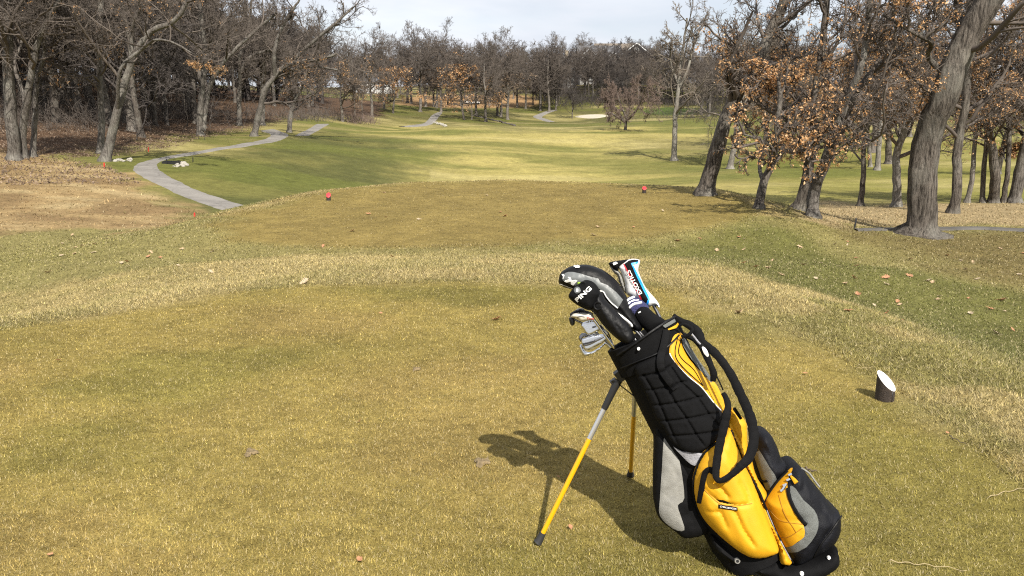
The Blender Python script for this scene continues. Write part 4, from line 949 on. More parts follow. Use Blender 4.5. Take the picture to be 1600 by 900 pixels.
class Surf:
    """a stuffed cloth shape: an outline, and how far it stands out"""
    def __init__(s, px, base=body_w, off=0.0, puff=0.02, edge=0.02, round_=4, wr=0.0, wf=30.0, groove=None, gd=0.006, gw=0.007, wdir=(1, 1), clos=True):
        s.base, s.off, s.puff, s.edge, s.wr, s.wf, s.wdir = base, off, puff, edge, wr, wf, wdir
        uh = to_uh(px, base, off + puff * 0.35)
        s.out = catmull(uh, round_, True) if round_ > 1 else uh
        s.groove = [to_uh(q, base, off + puff) for q in groove] if groove else []
        s.gd, s.gw = gd, gw
    def __call__(s, u, h):
        u = np.asarray(u, float); h = np.asarray(h, float); sh = u.shape
        P = np.column_stack([u.ravel(), h.ravel()])
        d = np.maximum(poly_dist(P, s.out), 0)
        f = np.sqrt(np.maximum(0, 1 - (1 - np.minimum(d / s.edge, 1)) ** 2))
        w = np.asarray(s.base(P[:, 0], P[:, 1])) + s.off + s.puff * f
        for L in s.groove:
            q = line_dist(P, L); w = w - s.gd * np.exp(-(q / s.gw) ** 2) * np.minimum(d / s.edge, 1)
        if s.wr:
            n = fbm(P[:, 0] * s.wf * s.wdir[0] + 3, P[:, 1] * s.wf * s.wdir[1] + 7, 3) - 0.5
            w = w + s.wr * n * np.minimum(d / s.edge, 1)
        return w.reshape(sh)
    def mesh(s, step=0.006, thick=0.02, lens=False):
        lo, hi = s.out.min(0), s.out.max(0)
        # boundary evenly spaced
        B = []
        for a, b in zip(s.out, np.roll(s.out, -1, 0)):
            n = max(1, int(np.linalg.norm(b - a) / step)); B += [a + (b - a) * k / n for k in range(n)]
        B = np.array(B)
        gx, gy = np.meshgrid(np.arange(lo[0], hi[0], step), np.arange(lo[1], hi[1], step)); gx = gx + (np.arange(gx.shape[0]) % 2)[:, None] * step * .5
        G = np.column_stack([gx.ravel(), gy.ravel()]); dd = poly_dist(G, s.out); G = G[dd > step * 0.55]
        ring = []
        vs = [Vector(p) for p in np.concatenate([B, G])]
        nB = len(B)
        vo, _, fo, *_r = delaunay_2d_cdt(vs, [(i, (i + 1) % nB) for i in range(nB)], [], 1, 1e-6)
        Q = np.array([tuple(v) for v in vo]); w = s(Q[:, 0], Q[:, 1])
        if lens:
            D = np.asarray(s.base(Q[:, 0], Q[:, 1])) + s.off; wb = D - (w - D)
        else: wb = np.asarray(s.base(Q[:, 0], Q[:, 1])) + s.off - thick
        Fr = []
        for f in fo:
            a, b, c = (Q[i] for i in f[:3]); cr = (b[0] - a[0]) * (c[1] - a[1]) - (b[1] - a[1]) * (c[0] - a[0])
            Fr.append(list(f) if cr > 0 else list(f)[::-1])
        n = len(Q)
        BUv, BAv, BWv, B0 = (np.array(x) for x in (BU, BAX, BW, BAG0))
        V1 = B0 + Q[:, :1] * BUv + Q[:, 1:] * BAv + w[:, None] * BWv
        V2 = B0 + Q[:, :1] * BUv + Q[:, 1:] * BAv + wb[:, None] * BWv
        cnt = {}
        for f in Fr:
            for a, b in zip(f, f[1:] + f[:1]): cnt[(a, b)] = 1
        side = [(a, a + n, b + n, b) for (a, b) in cnt if (b, a) not in cnt]
        if BU.cross(BAX).dot(BW) < 0: Fr = [f[::-1] for f in Fr]; side = [q[::-1] for q in side]
        mb = MB(); mb.add(np.concatenate([V1, V2]), Fr + [[i + n for i in f[::-1]] for f in Fr] + side)
        return mb
def pouch(name, m, parent, px, step=0.006, thick=0.03, lens=False, label=None, **k):
    s = Surf(px, **k); o = put(s.mesh(step, thick, lens), name, m, parent)
    if label: o['label'] = label
    return o, s
def decal(name, m, parent, px, surf, off=0.002, step=0.006, round_=1, thick=0.004, edge=0.004):
    s = Surf(px, base=surf, off=off, puff=0.0012, edge=edge, round_=round_)
    return put(s.mesh(step, thick), name, m, parent)
def cord_pts(px, surf, off): 
    uh = to_uh(px, surf, off); w = surf(uh[:, 0], uh[:, 1]) + off
    return [bag_pt(a, b, c) for (a, b), c in zip(uh, w)]
def seam(name, m, parent, lines, surf, r=0.0022, off=0.001, sm=5):
    mb = MB()
    for L in lines: mb.tube(cord_pts(catmull(L, sm), surf, off), r, 6)
    return put(mb, name, m, parent)
def text_on(txt, org, to, cap, surf, m, parent, name="lettering", off=0.003, bold=0.012, sx=1.0, shear=0.0, spacing=1.0):
    cu = bpy.data.curves.new("t", 'FONT'); cu.body = txt; cu.size = 1.0; cu.offset = bold; cu.resolution_u = 3; cu.shear = shear; cu.space_character = spacing
    ob = bpy.data.objects.new("t", cu); COL.objects.link(ob); bpy.context.view_layer.update()
    me = bpy.data.meshes.new_from_object(ob.evaluated_get(bpy.context.evaluated_depsgraph_get()))
    bpy.data.objects.remove(ob); bpy.data.curves.remove(cu)
    co = np.array([tuple(v.co) for v in me.vertices])[:, :2]; F = [list(p.vertices) for p in me.polygons]; bpy.data.meshes.remove(me)
    wtx = co[:, 0].max() - co[:, 0].min(); d = np.array(to, float) - np.array(org, float); L = np.linalg.norm(d); d /= L; up = np.array([d[1], -d[0]])
    X = (co[:, 0] - co[:, 0].min()) / wtx * L; Y = co[:, 1] / 0.70 * cap
    px = np.array(org) + X[:, None] * d + Y[:, None] * up
    uh = to_uh(px, surf, off); w = surf(uh[:, 0], uh[:, 1]) + off
    mb = MB(); mb.add([tuple(bag_pt(a, b, c)) for (a, b), c in zip(uh, w)], F)
    return put(mb, name, m, parent)

m_blk = mat("black_nylon", (0.0035, 0.0035, 0.004), 0.75, var=0.3, vscale=60, bump=0.3, bscale=420, spec=0.14)
m_blk2 = mat("black_padding", (0.0035, 0.0035, 0.004), 0.8, var=0.3, vscale=40, bump=0.4, bscale=700, spec=0.14)
m_navy = mat("blue_black_nylon", (0.0042, 0.0046, 0.007), 0.6, var=0.3, vscale=30, bump=0.3, bscale=300, spec=0.18)
m_yel = mat("yellow_nylon", (0.56, 0.285, 0.007), 0.6, var=0.08, vscale=14, bump=0.15, bscale=450, spec=0.35)
m_gmesh = mat("grey_mesh_cloth", (0.12, 0.127, 0.12), 0.8, var=0.25, vscale=260, bump=0.5, bscale=600)
m_lgrey = mat("pale_grey_cloth", (0.21, 0.205, 0.185), 0.75, var=0.18, vscale=18, bump=0.3, bscale=300)
m_silv = mat("silver_cloth", (0.25, 0.25, 0.27), 0.4, var=0.3, vscale=20, bump=0.3, bscale=200)
m_white = mat("white_print", (0.78, 0.78, 0.76), 0.5)
m_vinyl = mat("white_vinyl", (0.74, 0.74, 0.73), 0.35, bump=0.1, bscale=80, spec=0.5)
m_red = mat("red_print", (0.55, 0.02, 0.03), 0.45)
m_blue = mat("blue_print", (0.01, 0.28, 0.75), 0.45)
m_green = mat("green_print", (0.35, 0.55, 0.05), 0.5)
m_dgrey = mat("grey_vinyl", (0.12, 0.128, 0.128), 0.45, var=0.2, vscale=25, bump=0.2, bscale=60, spec=0.5)
m_leath = mat("black_leatherette", (0.004, 0.004, 0.0045), 0.5, bump=0.2, bscale=70, spec=0.2)
m_steel = mat("brushed_steel", (0.62, 0.63, 0.65), 0.28, metal=1.0, bump=0.05, bscale=200)
m_steel2 = mat("dark_steel", (0.22, 0.22, 0.23), 0.35, metal=1.0)
m_chrome = mat("chrome_shaft", (0.75, 0.75, 0.75), 0.12, metal=1.0)
m_plast = mat("black_plastic", (0.015, 0.015, 0.016), 0.4)
m_rub = mat("black_rubber", (0.02, 0.02, 0.02), 0.7)
m_ivory = mat("ivory_sole", (0.60, 0.57, 0.48), 0.3, metal=0.3)
m_legy = mat("yellow_tube_paint", (0.70, 0.36, 0.006), 0.3, coat=0.4)
m_legs = mat("silver_tube", (0.62, 0.62, 0.63), 0.3, metal=0.8)
m_knit = mat("navy_knit", (0.03, 0.032, 0.10), 0.9, var=0.3, vscale=90, bump=0.8, bscale=260)

bag = empty("golf_bag", BAG0, "yellow, black and grey golf stand bag leaning on two thin legs on the tee", "golf bag")
# body: an open topped tube
def ring_tube(h0, h1, rx0, rx1, ry0, ry1, wall=0.008, n=48, k=10, bottom=True, hollow=0.25):
    V = []; F = []
    def ring(h, rx, ry): V.extend([tuple(bag_pt(math.sin(2 * math.pi * i / n) * rx, h, math.cos(2 * math.pi * i / n) * ry)) for i in range(n)])
    for j in range(k + 1):
        t = j / k; ring(h0 + (h1 - h0) * t, rx0 + (rx1 - rx0) * t, ry0 + (ry1 - ry0) * t)
    ring(h1 + 0.003, rx1 - wall * .5, ry1 - wall * .5); ring(h1, rx1 - wall, ry1 - wall); ring(max(h0 + .02, h1 - hollow), rx1 - wall * 1.6, ry1 - wall * 1.6)
    m_ = len(V) // n
    for j in range(m_ - 1):
        for i in range(n): F.append((j * n + i, j * n + (i + 1) % n, (j + 1) * n + (i + 1) % n, (j + 1) * n + i))
    F.append(tuple(range(n))[::-1]); F.append(tuple((m_ - 1) * n + i for i in range(n)))
    mb = MB(); mb.add(V, F); return mb
body = put(ring_tube(0.03, 0.80, RX - .006, RX - .006, RY - .004, RY - .004), "bag_body", m_blk, bag)
COLW = lambda u, h: (RY + 0.012) * np.sqrt(np.maximum(0.0, 1 - (np.asarray(u) / (RX + .014)) ** 2))
collar = put(ring_tube(0.765, 0.864, RX + .002, RX + .004, RY + .002, RY + .010, wall=0.018), "collar", m_blk2, bag)
seam("collar_trim", m_leath, collar, [z2((84, 262), (200, 182), (300, 112), (398, 52))], COLW, r=0.0045, off=0.002)
seam("collar_seam", m_leath, collar, [z2((105, 330), (200, 290), (300, 250), (372, 200), (420, 150))], COLW, r=0.003, off=-.002)
decal("grey_patch", m_gmesh, collar, z2((325, 95), (395, 60), (402, 78), (345, 112)), COLW, .004)
decal("yellow_tab", m_yel, collar, z2((358, 118), (380, 108), (402, 96), (412, 84), (418, 92), (405, 112), (362, 124)), COLW, .005)
mb = MB()
for q in z2((200, 225),): 
    c = cord_pts([q], COLW, .004)[0]; mb.tube([c - BW * .003, c + BW * .004], [.0055, .0045], 14)
put(mb, "stud", m_white, collar)
# divider bars across the mouth
mb = MB()
mb.tube([bag_pt(-.12, .845, 0), bag_pt(.12, .845, 0)], .008, 8); mb.tube([bag_pt(-.0, .845, -.1), bag_pt(0, .845, .1)], .008, 8)
put(mb, "divider", m_blk2, bag)

# grey and black pouch hanging on the leg side
side_o, SIDE = pouch("side_pouch", m_blk, bag, z3((78, 60), (130, 120), (180, 170), (250, 235), (330, 240), (345, 300), (330, 420), (345, 520), (400, 620), (385, 660), (330, 690), (245, 703), (190, 665), (110, 600), (80, 520), (76, 400), (80, 200)), base=flat_w(0.045), off=0.0, puff=0.035, edge=0.05, thick=0.07, wr=0.012, wf=25)
decal("grey_panel", m_lgrey, side_o, z3((130, 150), (165, 172), (200, 235), (222, 320), (240, 478), (205, 518), (222, 580), (240, 652), (180, 645), (108, 575), (108, 480), (118, 330)), SIDE, .003, round_=3)
SBD = lambda u, h: body_w(u, h) + .004
decal("silver_panel", m_silv, bag, z3((180, 200), (230, 228), (338, 238), (312, 300), (272, 294), (222, 246)), SBD, .004, round_=2)
decal("pocket_base_panel", m_lgrey, bag, z3((262, 520), (290, 530), (332, 590), (245, 640), (252, 570)), SBD, .003, round_=2)
seam("fold", m_leath, side_o, [z3((168, 175), (190, 280), (215, 400), (238, 480)), z3((180, 180), (230, 260), (262, 300))], SIDE, .002)
# yellow side panel with black lines and grey net
YP = z2((385, 165), (410, 140), (440, 138), (432, 195), (478, 285), (560, 368), (612, 408), (642, 460), (680, 560), (668, 600), (610, 520), (540, 432), (468, 372), (395, 295), (366, 245))
yp_o, YPS = pouch("side_panel", m_yel, bag, YP, off=0.006, puff=0.006, edge=0.012, thick=0.012)
seam("stripe", m_blk, yp_o, [z2((413, 158), (398, 255), (440, 325), (548, 424)), z2((432, 170), (416, 240), (440, 285), (500, 340), (548, 424))], YPS, .0017)
seam("white_piping", m_white, yp_o, [z2((368, 250), (396, 300), (468, 374), (540, 434), (605, 515), (648, 560))], YPS, .002)
decal("net_panel", m_gmesh, bag, z2((442, 165), (470, 195), (520, 278), (592, 380), (592, 408), (556, 366), (490, 285), (440, 205)), lambda u, h: body_w(u, h) + .006, .006, round_=2)
# quilted pad
quilt = [z2((185, 380), (300, 358), (400, 300)), z2((225, 455), (330, 440), (430, 408), (530, 382)), z2((265, 535), (400, 520), (520, 490), (605, 468)), z2((300, 620), (460, 605), (580, 580), (655, 568)), z2((345, 697), (510, 690), (645, 668)),
         z2((228, 370), (290, 470), (350, 610), (400, 720), (425, 770)), z2((300, 340), (400, 520), (460, 605), (510, 690), (555, 752)), z2((380, 330), (430, 408), (520, 490), (580, 580), (640, 650)), z2((430, 330), (520, 385), (600, 480))]
pad_o, PADS = pouch("hip_pad", m_blk2, bag, z2((180, 330), (230, 292), (310, 262), (366, 258), (398, 298), (468, 375), (540, 436), (605, 520), (650, 565), (657, 610), (640, 700), (560, 770), (500, 790), (440, 775), (370, 720), (330, 650), (290, 600), (250, 500), (200, 400)),
   off=0.008, puff=0.016, edge=0.02, step=0.0038, groove=quilt, gd=0.008, gw=0.0042, wr=.003, wf=60)
# carry handle
hd = MB()
P = cord_pts(catmull(z2((352, 122), (338, 200), (318, 280), (325, 335), (360, 390), (402, 440)), 5), PADS, 0.012)
hd.tube(P, [.012] * len(P), 10, flat=0.25, wdir=BW)
put(hd, "handle", m_blk, bag)
# main yellow pocket, seam and gusset
MP = z3((345, 240), (420, 175), (462, 138), (492, 108), (530, 200), (560, 280), (600, 360), (640, 450), (680, 560), (720, 660), (757, 762), (730, 792), (650, 812), (580, 800), (490, 740), (400, 660), (340, 590), (300, 500), (288, 410), (302, 330))
mp_o, MPS = pouch("main_pocket", m_yel, bag, MP, base=lambda u, h: 0.75 * body_w(u, h) + 0.02, off=0.012, puff=0.045, edge=0.06, thick=0.05, wr=0.020, wf=13, wdir=(1.5, .5),
   groove=[z3((345, 430), (430, 508), (520, 520), (606, 508)), z3((468, 215), (520, 300), (600, 500)), z3((590, 370), (640, 530), (690, 660), (735, 780)), z3((372, 560), (440, 560), (470, 640)), z3((400, 400), (450, 440), (480, 480)), z3((520, 560), (560, 650), (620, 740)), z3((340, 300), (380, 290), (420, 240)), z3((545, 400), (575, 440), (590, 490))], gd=.008, gw=.006)
seam("piping", m_blk, mp_o, [z3((420, 175), (345, 240), (302, 330), (288, 410), (300, 500), (340, 590), (400, 660), (490, 740), (580, 800))], MPS, .0042)
decal("pocket_slit", m_blk, mp_o, z3((412, 486), (450, 490), (505, 512), (470, 510), (430, 500)), MPS, .001)
seam("shaded_fold", mat("ochre_fold_shade", (.30, .14, .004), .7), mp_o, [z3((345, 430), (430, 508), (520, 520), (606, 508))], MPS, .0013)  # fold piping; its dark ochre puts the crease's shade into the colour
lp = decal("label_patch", m_blk, mp_o, z3((424, 514), (528, 531), (528, 549), (425, 533)), MPS, .003, step=.004)
text_on("CHALLENGER", z3((432, 528))[0], z3((522, 543))[0], 2.6, MPS, m_white, lp, off=.0065, bold=0.0)
mb = MB(); mb.tube(cord_pts(catmull(z3((322, 505), (335, 420), (352, 345), (378, 325), (398, 340)), 5), MPS, .004), .0095, 8, flat=.3, wdir=BW); put(mb, "webbing", m_blk, mp_o)
GS = z3((500, 0), (548, 40), (580, 80), (585, 190), (612, 290), (640, 380), (690, 455), (674, 500), (700, 580), (750, 690), (828, 830), (770, 842), (757, 762), (720, 660), (680, 560), (640, 450), (600, 360), (560, 280), (530, 200), (490, 108))
gs_o, GSS = pouch("gusset", m_yel, bag, GS, base=lambda u, h: 0.75 * body_w(u, h) + 0.02, off=0.012, puff=0.034, edge=0.03, thick=0.05, round_=2, wr=.012, wf=30)
seam("zipper", m_blk, gs_o, [z3((492, 110), (525, 200), (556, 280), (600, 362), (650, 455)), z3((650, 455), (684, 540), (745, 680), (826, 828))], GSS, .0042)
seam("silver_piping", m_silv, gs_o, [z3((672, 505), (700, 580), (750, 690), (815, 812))], GSS, .002, off=.003)
# upper and lower pockets on the outer side
up_o, UPS = pouch("upper_pocket", m_navy, bag, z3((622, 205), (632, 142), (668, 118), (712, 140), (748, 205), (772, 272), (806, 312), (790, 350), (742, 395), (690, 460), (655, 400), (620, 290)), base=flat_w(-.02), off=0.0, puff=0.075, edge=0.05, thick=0.07, wr=.014, wf=28, groove=[z3((700, 150), (720, 230), (770, 300)), z3((680, 220), (730, 290), (790, 340))], gd=.010, gw=.008)
decal("net_trim", m_gmesh, up_o, z3((626, 200), (655, 235), (700, 310), (742, 388), (692, 446), (668, 400), (628, 300), (614, 240)), UPS, .003, round_=2)
seam("zipper", m_blk, up_o, [z3((614, 255), (635, 320), (660, 384), (690, 386))], UPS, .004, off=.004)
bp_o, BPS = pouch("ball_pocket", m_navy, bag, z3((672, 500), (695, 460), (742, 392), (800, 330), (848, 308), (890, 330), (930, 385), (1000, 470), (1055, 542), (1092, 572), (1092, 670), (1052, 742), (960, 802), (850, 852), (800, 800), (745, 690), (700, 580)), base=flat_w(0.03), off=0.0, puff=0.085, edge=0.075, thick=0.12, wr=.018, wf=24, groove=[z3((930, 390), (945, 470), (1000, 560)), z3((985, 470), (1000, 540), (1040, 600)), z3((1090, 575), (1040, 650), (985, 720), (940, 800)), z3((900, 380), (890, 440))], gd=.012, gw=.008)
decal("net_trim", m_gmesh, bp_o, z3((812, 415), (842, 428), (885, 490), (942, 542), (966, 605), (950, 680), (900, 745), (800, 772), (785, 742), (858, 716), (890, 682), (886, 636), (905, 622), (860, 560), (822, 485)), BPS, .003, round_=2)
fl = decal("yellow_flap", m_yel, bp_o, z3((672, 500), (690, 466), (742, 392), (800, 332), (826, 316), (814, 348), (798, 385), (800, 440), (812, 490), (850, 560), (884, 625), (889, 688), (852, 716), (785, 744), (740, 680), (700, 580)), BPS, .004, round_=2)
seam("edge_piping", m_blk, bp_o, [z3((672, 500), (690, 466), (742, 392), (800, 332))], BPS, .0045, off=.004)
seam("zipper", m_blk, bp_o, [z3((800, 425), (806, 470), (835, 540), (880, 605), (903, 622))], BPS, .006, off=.005)
seam("silver_piping", m_lgrey, bp_o, [z3((876, 318), (915, 345), (950, 392), (972, 420))], BPS, .0035, off=.002)
seam("shaded_fold", bpy.data.materials["ochre_fold_shade"], bp_o, [z3((750, 460), (780, 560), (830, 640), (845, 665)), z3((700, 540), (760, 600), (880, 620)), z3((740, 690), (800, 690), (880, 640))], BPS, .0012, off=.006)  # flap creases as dark ochre cords, their shade put into the colour
mb = MB()
for a in z3((812, 352), (802, 380), (782, 408), (768, 436)):
    c = cord_pts([a], BPS, .008)[0]; mb.tube([c - BU * .006, c + BU * .006], .0042, 8)
put(mb, "zipper_slider", m_chrome, bp_o)
mb = MB(); mb.tube(cord_pts(z3((815, 358), (832, 378), (846, 396)), BPS, .010), [.003, .006, .0075], 10, flat=.35, wdir=BW); put(mb, "pull_tab", m_yel, bp_o)
mb = MB(); mb.tube(cord_pts(z3((792, 400), (778, 425), (764, 444)), BPS, .010), [.0035, .005, .004], 10, flat=.5, wdir=BW); put(mb, "pull_tab", m_chrome, bp_o)
seam("side_seam", m_leath, bp_o, [z3((1090, 575), (1040, 650), (985, 720), (940, 800))], BPS, .003)
# base
bt_o, BTS = pouch("base", m_blk, bag, z3((380, 660), (420, 690), (500, 755), (585, 808), (655, 828), (745, 800), (772, 848), (835, 838), (960, 808), (1058, 752), (1082, 792), (1076, 850), (1000, 905), (880, 945), (700, 915), (560, 860), (450, 806), (385, 740)), base=flat_w(0.05), off=0.0, puff=0.05, edge=0.03, thick=0.18, step=.007)
for q, r_, mm in ((z3((527, 818))[0], .0105, m_lgrey), (z3((607, 836))[0], .0125, m_lgrey), (z3((876, 888))[0], .007, m_white), (z3((1022, 802))[0], .006, m_white)):
    c = cord_pts([q], BTS, .003)[0]; mb = MB(); mb.tube([c - BW * .004, c + BW * .003], [r_, r_ * .8], 16)
    e = put(mb, "eyelet" if mm is m_lgrey else "stud", mm, bt_o)
    if mm is m_lgrey:
        mb = MB(); mb.tube([c + BW * .002, c + BW * .0042], [r_ * .5, r_ * .45], 12); put(mb, "eyelet_hole", m_plast, e)
put(ring_tube(-.005, .05, RX * .8, RX * .8, RY * .6, RY * .6, n=40, k=3), "base_cap", m_plast, bt_o)

# straps
def strap(px, ws, rads, name, m, parent, flat=.55, sm=6, n=10):
    uh = [to_uh([q], flat_w(w))[0] for q, w in zip(px, ws)]
    P = catmull([tuple(bag_pt(a, b, w)) for (a, b), w in zip(uh, ws)], sm)
    rr_ = np.interp(np.linspace(0, 1, len(P)), np.linspace(0, 1, len(rads)), rads)
    if sm == 12: rr_ = rr_ * (1.06 - .10 * np.abs(np.sin(np.arange(len(P)) * .30)) ** 12 + .02 * np.sin(np.arange(len(P)) * 1.3))
    mb = MB(); mb.tube([Vector(p) for p in P], list(rr_), n, flat=flat, wdir=BW); return put(mb, name, m, parent)
st = strap(z2((388, 42), (425, 72), (480, 100), (522, 140), (545, 190), (600, 235), (650, 290), (700, 365), (742, 450), (788, 550), (816, 640), (822, 730), (795, 815), (745, 865)) + z3((545, 305), (500, 348), (445, 382), (415, 372), (412, 320), (425, 220), (450, 110), (470, 20)) + z2((660, 610), (684, 545), (672, 490), (655, 465)),
   [.05, .06, .07, .08, .09, .10, .11, .12, .125, .13, .14, .155, .168, .178, .185, .188, .188, .185, .178, .17, .165, .16, .155, .14, .125, .115],
   [.006, .010, .014, .016, .013, .014, .013, .014, .015, .0155, .016, .0155, .015, .013, .011, .010, .009, .010, .012, .013, .013, .013, .012, .011, .009, .007], "shoulder_strap", m_blk, bag, flat=.42, sm=12)
st2 = strap(z2((440, 140), (470, 160), (500, 175), (540, 215), (570, 270), (592, 320), (606, 360), (602, 400)), [.09, .095, .10, .105, .11, .115, .115, .11], [.004, .008, .008, .011, .012, .010, .012, .009], "strap_end", m_blk, bag)
strap(z2((418, 100), (450, 92), (490, 118), (470, 150), (430, 158)), [.09, .095, .10, .10, .095], [.004, .005, .006, .006, .004], "buckle_strap", m_blk, bag)
strap(z2((610, 345), (628, 385), (645, 420), (657, 448)), [.115, .115, .115, .11], [.0025, .0025, .0025, .0025], "strap_cord", m_blk, bag)
strap(z2((715, 545), (735, 575), (755, 605)), [.10, .10, .10], [.006, .006, .005], "strap_loop", m_blk, bag)
SB = Surf(z2((535, 215), (560, 205), (585, 245), (570, 270)), base=flat_w(.117), puff=.004, edge=.01)
bd = put(Surf(z2((543, 218), (555, 216), (572, 236), (579, 262), (570, 268), (553, 248)), base=flat_w(.119), puff=.003, edge=.006, round_=4).mesh(.004, .004), "badge", m_white, st2)
strap(z2((488, 145), (505, 165), (520, 185), (535, 200)), [.118] * 4, [.0028] * 4, "strap_edge", m_silv, st2)

# legs, folding out on the far side
def leg_parts(top, foot, shade):
    top, foot = Vector(top), Vector(foot); d = (foot - top)
    a, b = top + d * .0, top + d * (.17 if not shade else .05); c = top + d * (.35 if not shade else .30); e = top + d * .97
    mb = MB(); mb.tube([b, c, e], [.0088, .0088, .0088], 14); lg = put(mb, "leg", m_legy, bag)
    mb = MB(); mb.tube([b, c], .0092, 14); put(mb, "silver_sleeve", m_legs, lg)
    mb = MB(); mb.tube([a, top + d * .06, b], [.015, .013, .0112], 14); put(mb, "leg_bracket", m_plast, lg)
    mb = MB(); q = foot - d.normalized() * .045; mb.tube([q, foot - d.normalized() * .012, foot + Vector((0, 0, .004))], [.0115, .0135, .016], 14); put(mb, "foot", m_rub, lg)
uhA = to_uh([(966, 594)], flat_w(.0))[0]
footA = Vector((*on_ground([(840, 852)])[0], .006)); footB = Vector((*on_ground([(985, 746)])[0], .006))
leg_parts(bag_pt(uhA[0], uhA[1], .0), footA, False)
uhB = to_uh([(993, 600)], flat_w(-.10))[0]
leg_parts(bag_pt(uhB[0], uhB[1], -.10), footB, True)
lk = MB()
lk.box(bag_pt(uhA[0] + .012, uhA[1] + .012, .0), (.019, .013, .013), Matrix.Rotation(.9, 4, 'Y')); lk.box(bag_pt(uhA[0] - .016, uhA[1] + .003, .0), (.011, .008, .008), Matrix.Rotation(-.6, 4, 'Y'))
put(lk, "leg_hinge", m_plast, bag, 30)
lk = MB(); lk.tube([bag_pt(*to_uh([(969, 602)], flat_w(.01))[0], .01), bag_pt(*to_uh([(992, 620)], flat_w(.02))[0], .02), bag_pt(*to_uh([(1026, 660)], flat_w(.05))[0], .05)], .0022, 6); put(lk, "brace_rod", m_plast, bag)

# ------------------------------------------------------------------ clubs standing in the bag
def club(label, px, name="golf_club"):
    uh = to_uh([px], flat_w(.0))[0]
    return empty(name, bag_pt(uh[0], uh[1], 0), label, "golf club", "golf clubs in the stand bag")
def shaft(parent, px, D, m=m_chrome, r=.0045, h_end=.35, u_end=0.0, w_end=0.0):
    P = [bag_pt(*to_uh([q], flat_w(D))[0], D) for q in px]
    ul = to_uh([px[-1]], flat_w(D))[0][0]; P += [bag_pt(min(max(ul, -.10), .10), .868, min(max(D, -.06), .05)), bag_pt(u_end, h_end, w_end)]
    mb = MB(); mb.tube(P, r, 10); return put(mb, "shaft", m, parent)
# white cover with a red and a blue stripe
c1 = club("club under a white head cover with red and blue stripes", (1000, 440))
wc_o, WC = pouch("head_cover", m_vinyl, c1, z8((650, 130), (700, 82), (760, 45), (820, 32), (890, 42), (902, 72), (880, 165), (902, 230), (950, 340), (1012, 425), (1080, 500), (1128, 570), (1130, 612), (1105, 595), (1060, 582), (1000, 602), (920, 570), (860, 520), (780, 475), (738, 440), (722, 330), (692, 225), (662, 165)), base=flat_w(-.03), puff=.032, edge=.03, lens=True, step=.004, round_=3)
pouch("cover_wing", m_blk, wc_o, z8((530, 88), (560, 68), (640, 55), (745, 40), (770, 46), (700, 85), (655, 135), (645, 175), (600, 152), (548, 112)), base=flat_w(-.03), puff=.024, edge=.015, lens=True, step=.004, round_=3)
pouch("cover_side", m_lgrey, wc_o, z8((543, 108), (600, 150), (648, 172), (690, 225), (722, 340), (742, 445), (705, 405), (660, 320), (635, 235), (600, 205), (562, 150)), base=flat_w(-.035), puff=.02, edge=.015, lens=True, step=.004, round_=3)
decal("black_stripe", m_blk, wc_o, z8((714, 95), (770, 52), (830, 40), (886, 46), (878, 64), (800, 78), (812, 112), (872, 232), (950, 390), (1008, 498), (984, 556), (958, 548), (920, 510), (860, 380), (790, 235)), WC, .002)
decal("red_stripe", m_red, wc_o, z8((702, 88), (716, 96), (792, 236), (862, 380), (924, 512), (910, 520), (846, 388), (776, 244)), WC, .003)
decal("blue_stripe", m_blue, wc_o, z8((793, 84), (884, 64), (872, 86), (818, 102), (902, 262), (1018, 502), (992, 582), (970, 572), (994, 504), (938, 398), (866, 250)), WC, .003)
text_on("EXOTICS", z8((925, 438))[0], z8((778, 160))[0], 46 / 7.5, WC, m_white, wc_o, off=.0055, bold=.02)
text_on("OPTIC", z8((718, 430))[0], z8((655, 245))[0], 30 / 7.5, lambda u, h: flat_w(-.008)(u, h), m_blk, wc_o, off=.0, bold=.02)
text_on("a", z8((590, 108))[0], z8((640, 84))[0], 40 / 7.5, lambda u, h: flat_w(-.004)(u, h), m_white, wc_o, off=.0, bold=.04)
shaft(c1, z8((1050, 560), (1110, 680)), -.03, m_steel2, .006, .4, .03, -.03)
# big black and grey driver cover
c2 = club("largest club, under a black and grey padded head cover", (925, 440))
dc_o, DC = pouch("head_cover", m_leath, c2, z1((182, 160), (194, 125), (235, 96), (280, 83), (340, 82), (395, 98), (440, 122), (490, 162), (520, 202), (550, 252), (590, 330), (640, 420), (600, 450), (540, 402), (480, 345), (420, 295), (360, 255), (300, 238), (250, 216), (205, 202), (184, 186)), base=flat_w(.02), puff=.05, edge=.05, lens=True, step=.005, wr=.012, wf=26)
decal("grey_panel", m_dgrey, dc_o, z8((20, 200), (60, 186), (110, 186), (200, 205), (300, 238), (410, 264), (440, 310), (520, 342), (620, 422), (702, 512), (640, 612), (560, 545), (480, 465), (430, 390), (340, 330), (250, 330), (150, 352), (80, 330), (0, 290), (-15, 260)), DC, .002)
seam("white_piping", m_white, dc_o, [z8((420, 410), (470, 420), (500, 470), (560, 545), (640, 612))], DC, .002, off=.004)
seam("pale_trim", m_ivory, dc_o, [z8((-40, 330), (20, 350), (80, 372), (130, 390))], DC, .0014, off=.003)
text_on("M", z8((14, 296))[0], z8((142, 352))[0], 66 / 7.5, DC, m_white, dc_o, off=.005, bold=.045, shear=.2)
decal("green_tick", m_green, dc_o, z8((150, 348), (172, 322), (168, 306), (206, 308), (208, 318), (185, 330), (164, 354)), DC, .005, step=.003)
decal("white_mark", m_white, dc_o, z8((118, 118), (135, 104), (150, 116), (165, 102), (198, 118), (190, 134), (150, 138)), DC, .004, step=.003)
decal("white_mark", m_white, dc_o, z8((-20, 215), (2, 210), (14, 225), (6, 262), (-6, 272), (-4, 240)), DC, .004, step=.003)
shaft(c2, z1((600, 420), (640, 470)), .02, m_steel2, .006, .4, -.02, .02)
